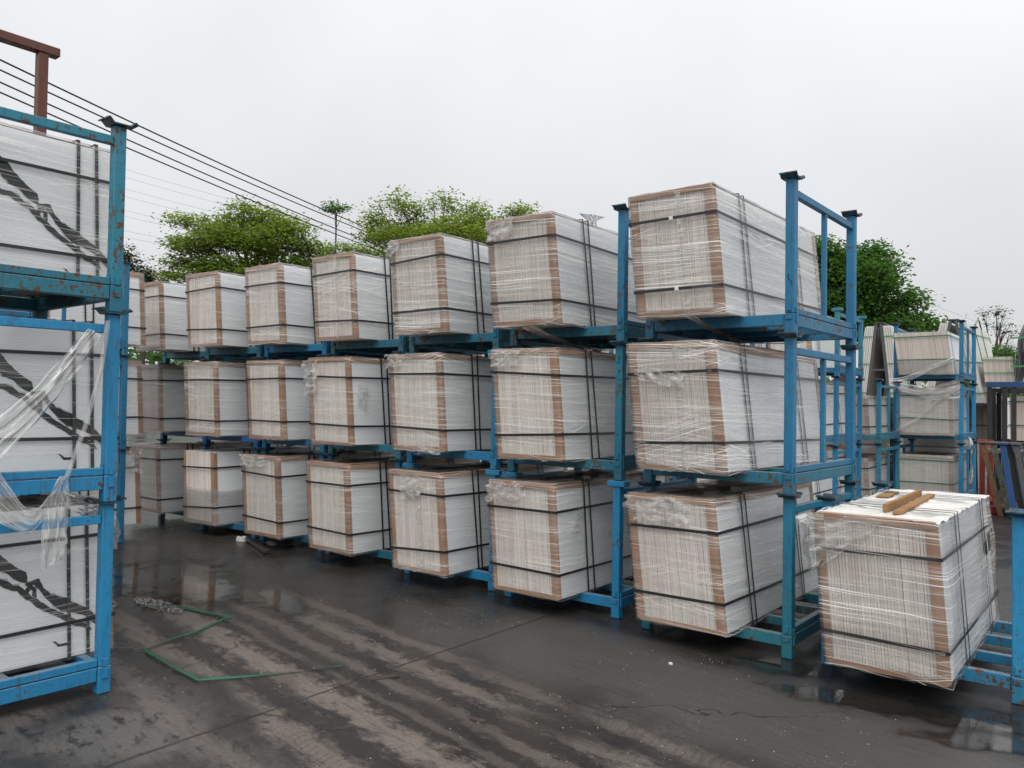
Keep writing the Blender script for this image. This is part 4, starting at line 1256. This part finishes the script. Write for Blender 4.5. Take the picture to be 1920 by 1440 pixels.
# ------------------------------------------------------------------ trees
def tree(name, label, base, ells, trunk_r, n_leaf, size, leafmat, seed, cat='tree', group='trees behind the yard', fork=.5, flat=.35, twig=.012, droop=0.0, cluster=9, depth=1.6):
    """ells: crown lumps as (right offset, height, half width, half height, leaf share) seen from the yard"""
    rnd = random.Random(seed)
    t = thing(name, label, cat, base, math.atan2(R.y, R.x), group)
    zf = min(e[1] - e[3] for e in ells) if fork is None else fork
    tb = MB()
    wob = lambda s: Vector((noise.noise((s, seed, 0)), noise.noise((s, seed, 5)), 0)) * .12
    tr = [Vector((0, 0, 0)) + wob(z) * 1.0 for z in range(6)]
    for i, p in enumerate(tr): p.z = zf * i / 5
    tr[0].x = tr[0].y = 0
    tb.tube(tr, [trunk_r * (1.25 - .5 * i / 5) for i in range(6)], 8)
    lb, cb = MB(), MB()
    top = tr[-1]
    tot = sum(e[2] * e[3] * (e[4] if len(e) > 4 else 1) for e in ells)
    for (dx, z, rx, rz, *sh) in ells:
        c = Vector((dx, rnd.uniform(-1, 1) * min(depth, rx * .8), z))
        st = top + Vector((0, 0, -rnd.uniform(0, .25) * zf * .4))
        mid = st.lerp(c, .5) + Vector((rnd.uniform(-.2, .2), rnd.uniform(-.3, .3), abs(c.x - st.x) * -.08 + .1))
        limb = [st, st.lerp(mid, .5), mid, mid.lerp(c, .55) + Vector((0, 0, .05)), c]
        lb.tube(limb, [trunk_r * k for k in (.42, .34, .26, .17, .08)], 5, False)
        share = (sh[0] if sh else 1)
        n = int(n_leaf * rx * rz * share / tot / cluster) + 2
        for _ in range(n):
            # points fill the lump but crowd its outside
            while True:
                a, b2, c2 = rnd.uniform(-1, 1), rnd.uniform(-1, 1), rnd.uniform(-1, 1)
                r2 = a * a + b2 * b2 + c2 * c2
                if r2 < 1 and r2 > rnd.random() * .7: break
            p = c + Vector((a * rx, b2 * max(rx * .8, rz), c2 * rz))
            k = rnd.uniform(.45, 1.0)
            j = limb[3].lerp(c, k) if k > .6 else limb[2].lerp(limb[3], k)
            if rnd.random() < .55:
                tb_mid = j.lerp(p, .5) + Vector((0, 0, rnd.uniform(-.1, .1) * rx))
                lb.tube([j, tb_mid, p], [twig, twig * .7, twig * .35], 3, False)
            for q in range(cluster):
                o = Vector((rnd.gauss(0, 1), rnd.gauss(0, 1), rnd.gauss(0, flat))) * size * 1.7
                o.z -= droop * o.length
                lc = p + o
                sz = size * rnd.uniform(.6, 1.25)
                d = Vector((rnd.gauss(0, 1), rnd.gauss(0, 1), rnd.gauss(0, .25) - droop)).normalized()
                s = d.cross(Vector((rnd.gauss(0, .5), rnd.gauss(0, .5), 1))).normalized()
                n_ = s.cross(d)
                v = [lc - d * sz * .5, lc + s * sz * .28 + n_ * sz * .06, lc + d * sz * .5, lc - s * sz * .28 + n_ * sz * .06]
                v = [cb.b.verts.new(x) for x in v]
                cb.b.faces.new(v)
    link('trunk', tb.mesh('trunk', M_BARK), t)
    link('limbs', lb.mesh('limbs', M_BARK), t)
    o = link('crown', cb.mesh('crown', leafmat), t)
    return t

def site(px, depth):
    """ground point at a bearing given by the photograph's column and a distance along the view axis"""
    d = F + R * ((px - 960) / 1515.7)
    return Vector((d.x * depth, d.y * depth, 0))
def lumps(base_px, depth, rows):
    k = depth / 1515.7
    out = []
    for (px, py, rx, ry, *sh) in rows:
        hz = 756.6 + (px - 960) * .0154
        out.append(((px - base_px) * k, 1.6 + (hz - py) * k, rx * k, ry * k, *(sh or (1,))))
    return out
D1 = 36
tree('broadleaf_tree', 'wide bright green layered tree behind the far end of the right-hand row', site(465, D1),
     lumps(465, D1, [(345,415,38,13,.8),(392,420,40,20),(330,455,22,14,.7),(455,408,38,24,.7),(500,418,44,24),(545,432,40,18),(440,445,70,24,1.2),(375,462,58,20,1.2),(505,460,66,26,1.3),(570,462,34,16),(338,492,40,14,1.2),(420,500,62,18,1.3),(515,497,66,20,1.3),(318,517,24,10),(380,522,60,12,1.2),(470,520,60,12,1.2),(452,382,16,14,.35),(485,392,22,12,.35),(582,488,28,16)]),
         .20, 25000, .175, M_LEAF_A, 3, fork=7.2, flat=.3)
tree('broadleaf_tree', 'open yellow-green tree with upright sprays at the middle of the skyline', site(812, D1),
     lumps(812, D1, [(690,408,20,16,.8),(705,385,12,14,.5),(738,372,14,22,.5),(750,392,20,16,.8),(722,428,40,18,1.1),(775,400,22,18,.7),(806,376,12,20,.4),(830,372,16,16,.45),(845,392,20,14,.6),(885,382,16,12,.5),(888,402,24,14,.8),(790,430,60,20,1.2),(860,428,56,18,1.3),(915,425,40,18,1.2),(760,455,56,18,1.4),(850,455,80,20,1.4),(700,446,30,14,1.0),(930,452,40,16,1.2),(965,402,26,12,1.1),(985,392,14,8,.8),(950,420,18,10,.9)]),
       .16, 18500, .16, M_LEAF_B, 5, fork=7.0, flat=.5)
D2 = 46
tree('broadleaf_tree', 'dense dark green tree sloping down to the right behind the nearest tall stack', site(1575, D2),
     lumps(1575, D2, [(1535,462,30,24),(1578,478,30,22),(1620,478,24,20),(1648,462,18,14),(1658,490,18,14,.8),(1540,510,46,36),(1600,525,52,40),(1650,525,34,24),(1662,512,12,10,.8),(1560,575,60,36),(1630,575,54,30),(1690,560,24,20),(1708,555,14,12,.8),(1690,595,36,20),(1725,605,26,14),(1745,610,14,8,.7),(1650,610,60,18),(1590,615,50,18)]),
       .34, 26000, .28, M_LEAF_D, 9, fork=6.2, flat=.5, droop=.35, cluster=10)
tree('bare_tree', 'nearly leafless grey tree standing alone against the sky at the right', site(1858, 52),
     lumps(1858, 52, [(1868,584,14,7,.6),(1838,587,12,5,.5),(1832,600,8,5,.4),(1882,590,8,6,.5),(1872,612,14,6,.6),(1894,606,7,5,.5),(1886,622,16,6,.5),(1846,608,10,5,.4),(1900,628,9,5,.4),(1893,652,16,8,.6),(1842,638,7,8,.5)]),
     .15, 520, .18, M_LEAF_S, 12, fork=4.6, flat=.5, cluster=4, twig=.03)
D3 = 42
tree('umbrella_sapling', 'slender pole-like young tree with a small flat crown between the two green trees', site(624, D3),
     lumps(624, D3, [(606,386,10,3),(618,380,7,4,.8),(636,388,12,4),(626,392,14,4),(614,394,10,3)]),
     .05, 700, .14, M_LEAF_D, 15, fork=11.4, flat=.3, cluster=6)
tree('broadleaf_tree', 'low green treetop just behind the packages right of the layered tree', site(680, 40),
     lumps(680, 40, [(640,462,18,9,.8),(672,472,26,12),(702,478,24,12),(725,470,14,10),(610,470,14,14),(655,482,40,10)]),
     .16, 4200, .14, M_LEAF_A, 17, fork=6.5, flat=.35)
tree('conifer_tree', 'dark evergreen tip showing just right of the near left stack post', site(228, 44),
     lumps(228, 44, [(226,474,9,10),(228,490,12,12),(222,508,16,12),(232,520,18,12)]), .18, 2200, .2, M_LEAF_C, 19, fork=6.0, flat=.6)
tree('conifer_tree', 'dull brown-green treetop left of the layered tree at the far left', site(265, 48),
     lumps(265, 48, [(262,510,16,8),(275,516,14,8),(282,528,16,10),(258,526,18,10)]), .18, 2200, .18, M_LEAF_C, 21, fork=6.0, flat=.6)
tree('shrub', 'rounded green shrub under the leafless tree at the right', site(1885, 50),
     lumps(1885, 50, [(1885,662,24,9),(1865,668,14,7),(1902,668,18,8),(1885,678,34,9)]), .12, 2600, .2, M_LEAF_D, 23, fork=2.0, flat=.6)
# far tree line closing the yard
b = MB(); rnd = random.Random(4)
for k in range(7000):
    px = rnd.uniform(-400, 2500)
    dd = rnd.uniform(60, 75)
    p = site(px, dd)
    hh = (8.2 if px < 1480 else 4.0) + 1.6 * noise.noise((px * .01, 3, 1)) + .8 * noise.noise((px * .04, 5, 1))
    p.z = rnd.random() ** .6 * hh
    for q in range(3):
        c = p + Vector((rnd.gauss(0, .5), rnd.gauss(0, .5), rnd.gauss(0, .3)))
        d = Vector((rnd.gauss(0, 1), rnd.gauss(0, 1), rnd.gauss(0, .6))).normalized() * .42
        s = d.cross(Vector((rnd.gauss(0, .6), rnd.gauss(0, .6), 1))).normalized() * .24
        b.b.faces.new([b.b.verts.new(x) for x in (c - d, c + s, c + d, c - s)])
tag(link('hedge', b.mesh('hedge', M_LEAF_D)), 'dark green far hedge line closing the yard behind the racks', None, None, 'stuff')

# ------------------------------------------------------------------ cables, pylon
def P3(px, py, d):
    return Vector((0, 0, 1.6)) + (F + R * ((px - 960) / 1515.7) + U * ((720 - py) / 1515.7)) * d
GC = 'heavy black cables crossing the sky at the left'
for lab, y0, y1, n in (('topmost', 112, 407, 0), ('second from the top', 131, 416, 1), ('third from the top', 154, 433, 2), ('lowest', 173, 443, 3)):
    a, c = P3(0, y0, 20), P3(640, y1, 36)
    d = c - a
    pts = []
    for i in range(-12, 29):
        s = i / 16
        p = a + d * s
        p.z += .30 * ((s - .5) ** 2 - .25)
        pts.append(p)
    o = a.copy()
    b = MB(); b.tube([p - o for p in pts], .022 if n else .024, 6)
    tag(link('power_cable', b.mesh('power_cable', M_CABLE), None, o), f'heavy black power cable, {lab} of the four at the left', 'cable', GC)
ORD = ('first', 'second', 'third', 'fourth', 'fifth', 'sixth', 'seventh', 'eighth')
GT = 'thin grey transmission lines far away'
for k, (y0, y1) in enumerate(((245, 425), (262, 436), (287, 452), (304, 462), (336, 478), (349, 486), (384, 500), (398, 508))):
    a, c = P3(0, y0, 110), P3(640, y1, 190)
    d = c - a
    pts = []
    for i in range(-6, 25):
        s = i / 12
        p = a + d * s
        p.z += 3.0 * ((s - .5) ** 2 - .25)
        pts.append(p)
    o = a.copy()
    b = MB(); b.tube([p - o for p in pts], .020, 4)
    tag(link('transmission_line', b.mesh('transmission_line', M_THIN), None, o), f'thin faint grey transmission line far behind the black cables, {ORD[k]} from the top', 'cable', GT)
a, c = P3(1600, 505, 90), P3(1990, 655, 70)
b = MB(); b.tube([(c - a) * (i / 10) - Vector((0, 0, .5 * (1 - (2 * i / 10 - 1) ** 2))) for i in range(11)], .014, 4)
tag(link('transmission_line', b.mesh('transmission_line', M_THIN), None, a), 'thin single wire sloping down above the green-strapped stack at the right', 'cable')

def pylon():
    base = site(1106, 250)
    t = thing('lattice_pylon', 'far lattice power pylon peeping over the second tall stack', 'pylon', base, math.atan2(R.y, R.x) + .5)
    H = 60.5
    b = MB(); th = .16
    hw = lambda z: 4.0 - 3.2 * z / H
    zs = [H * (1 - (1 - i / 16) ** 1.15) for i in range(17)]
    for z0, z1 in zip(zs, zs[1:]):
        a, c = hw(z0), hw(z1)
        cor0 = [(-a, -a, z0), (a, -a, z0), (a, a, z0), (-a, a, z0)]
        cor1 = [(-c, -c, z1), (c, -c, z1), (c, c, z1), (-c, c, z1)]
        for i in range(4):
            j = (i + 1) % 4
            b.bar(cor0[i], cor1[i], th, th)
            b.bar(cor0[i], cor1[j], th * .6, th * .6); b.bar(cor0[j], cor1[i], th * .6, th * .6)
            b.bar(cor1[i], cor1[j], th * .6, th * .6)
    link('tower', b.mesh('tower', M_STEEL), t)
    for z, ln in ((H - 1.0, 4.6), (H - 5.0, 3.9)):
        for s in (-1, 1):
            b = MB(); w = hw(z)
            tip = (s * ln, 0, z + .9)
            for yy in (-w, w):
                b.bar((s * w, yy, z + .8), tip, th * .8, th * .8); b.bar((s * w, yy, z - .8), tip, th * .8, th * .8)
                for k in range(1, 4):
                    f0 = k / 4
                    p = Vector((s * w, yy, z + .8)).lerp(Vector(tip), f0); q = Vector((s * w, yy, z - .8)).lerp(Vector(tip), f0)
                    q2 = Vector((s * w, yy, z - .8)).lerp(Vector(tip), f0 - .25)
                    b.bar(p, q, th * .5, th * .5); b.bar(p, q2, th * .5, th * .5)
            link('crossarm', b.mesh('crossarm', M_STEEL), t)
pylon()

# ------------------------------------------------------------------ small things on the ground
def flat_ribbon(name, pts, w, mat, label, cat, seed):
    b = MB()
    rnd = random.Random(seed)
    P = []
    for p, q in zip(pts, pts[1:]):
        n = max(2, int(math.hypot(q[0] - p[0], q[1] - p[1]) / .05))
        for i in range(n):
            s = i / n
            P.append(Vector((p[0] + (q[0] - p[0]) * s, p[1] + (q[1] - p[1]) * s, 0)))
    P.append(Vector((*pts[-1], 0)))
    rows = []
    for i, p in enumerate(P):
        d = (P[min(i + 1, len(P) - 1)] - P[max(i - 1, 0)]).normalized()
        s = Vector((-d.y, d.x, 0))
        tw = .7 * noise.noise((i * .11, seed, 2))
        wob = s * (.010 * noise.noise((i * .16, seed, 6)))
        z = .012 + .012 * abs(noise.noise((i * .09, seed, 9)))
        o = (s * cos(tw) + Vector((0, 0, 1)) * sin(tw)) * w / 2
        rows.append([p + wob - o + Vector((0, 0, z)), p + wob + o + Vector((0, 0, z))])
    b.grid(rows, smooth=False)
    bmesh.ops.solidify(b.b, geom=list(b.b.faces), thickness=.0012)
    return tag(link(name, b.mesh(name, mat)), label, cat)
flat_ribbon('loose_strap', [(-6.02, 3.17), (-5.72, 3.385), (-5.42, 3.42), (-5.235, 3.44), (-5.24, 3.40), (-5.10, 3.10), (-4.985, 2.655), (-4.62, 2.60), (-4.20, 2.56), (-4.02, 2.83), (-3.79, 3.25)], .023, M_GSTRAP,
            'green plastic strap lying in a zigzag on the wet ground', 'strap', 3)
flat_ribbon('loose_strap', [(-5.74, 3.36), (-5.45, 3.39), (-5.27, 3.42)], .018, M_GSTRAP, 'short green strap end doubled beside the bend of the long strap', 'strap', 8)
flat_ribbon('loose_strap', [(-5.22, 2.50), (-5.10, 2.58), (-4.99, 2.65)], .012, M_SHAV, 'pale grey strap end leading from the green strap corner', 'strap', 5)

def chip(name, label, cat, loc, dims, mat, rz, seed):
    b = MB()
    rnd = random.Random(seed)
    n = 9
    top, bot = [], []
    for i in range(n):
        a = 2 * pi * i / n
        k = rnd.uniform(.6, 1.1)
        top.append(b.b.verts.new((cos(a) * dims[0] * k, sin(a) * dims[1] * k, dims[2] * rnd.uniform(.5, 1))))
        bot.append(b.b.verts.new((cos(a) * dims[0] * k * 1.05, sin(a) * dims[1] * k * 1.05, 0)))
    b.b.faces.new(top)
    for i in range(n): b.b.faces.new((bot[i], bot[(i + 1) % n], top[(i + 1) % n], top[i]))
    return tag(link(name, b.mesh(name, mat), None, (loc[0], loc[1], .002), (0, 0, rz)), label, cat)
b = MB(); b.bar((-7.95, 5.42, .03), (-7.15, 5.10, .025), .06, .04)
tag(link('wet_batten', b.mesh('wet_batten', M_WETWOOD, .004)), 'dark wet timber strip on the ground under the sixth stack', 'timber')
chip('white_rag', 'small white rag by the end of the dark wet timber strip', 'rag', (-8.02, 5.38), (.07, .05, .06), M_WHITEBIT, .3, 2)
chip('white_paper', 'white paper scrap behind the dark wet timber strip', 'paper', (-7.62, 5.50), (.13, .05, .012), M_WHITEBIT, -.4, 3)
chip('bark_flake', 'flat brown bark flake on the ground in the middle of the aisle', 'bark', (-3.46, 3.30), (.10, .035, .008), M_BARKBIT, 1.2, 4)
chip('bark_flake', 'small dark brown chip on the ground below the aisle middle', 'bark', (-2.63, 3.15), (.05, .018, .012), M_BARKBIT, .1, 5)
chip('bark_flake', 'tiny brown chip on the ground near the bottom left', 'bark', (-4.02, 2.02), (.035, .012, .010), M_BARKBIT, .4, 6)
chip('white_pebble', 'small white pebble on bare concrete in front of the nearest stack', 'pebble', (-2.30, 4.60), (.018, .012, .014), M_WHITEBIT, .4, 7)

b = MB(); rnd = random.Random(31)
def speck(x, y, s, z=.0):
    a = rnd.uniform(0, 6.28); q = s * rnd.uniform(.4, 1.0)
    v = [(x + cos(a) * s, y + sin(a) * s, z + .001), (x + cos(a + 2.0) * q, y + sin(a + 2.0) * q, z + .001), (x + cos(a + 4.1) * s, y + sin(a + 4.1) * s, z + .001), (x, y, z + s * .9)]
    v = [b.b.verts.new(c) for c in v]
    for k in ((0, 1, 3), (1, 2, 3), (2, 0, 3)): b.b.faces.new([v[i] for i in k])
for _ in range(2000):
    y = rnd.uniform(1.9, 4.9); x = rnd.uniform(-7.2, -1.0)
    if noise.noise((x * 1.1, y * 1.1, 3)) < rnd.uniform(-.3, .45): continue
    speck(x, y, rnd.choice((.0025, .003, .004, .006)))
tag(link('grit', b.mesh('grit', M_STONE)), 'pale grit strewn over the wet yard', None, None, 'stuff')
b = MB(); rnd = random.Random(33)
for cx, cy, rx, ry, n in ((-6.45, 3.05, .30, .07, 260), (-5.95, 3.28, .34, .08, 320), (-5.30, 2.52, .16, .07, 200)):
    for _ in range(n):
        a, r_ = rnd.uniform(0, 6.28), math.sqrt(rnd.random())
        x, y = cx + cos(a) * r_ * rx, cy + sin(a) * r_ * ry
        d = Vector((rnd.gauss(0, 1), rnd.gauss(0, 1), rnd.gauss(0, .3))).normalized() * rnd.uniform(.008, .022)
        s = d.cross(Vector((0, 0, 1))).normalized() * .003
        c = Vector((x, y, rnd.uniform(.008, .02)))
        b.b.faces.new([b.b.verts.new(v) for v in (c - d - s, c + d - s, c + d + s, c - d + s)])
tag(link('shavings', b.mesh('shavings', M_SHAV)), 'grey film shavings in small drifts by the green strap', None, None, 'stuff')

# handwritten marks on two posts
def marks(name, label, strokes, origin, s):
    b = MB()
    for st in strokes:
        b.tube([(origin[0] + x * s, origin[1], origin[2] + z * s) for x, z in st], .0022, 4)
    return tag(link(name, b.mesh(name, M_INK)), label, 'handwriting')
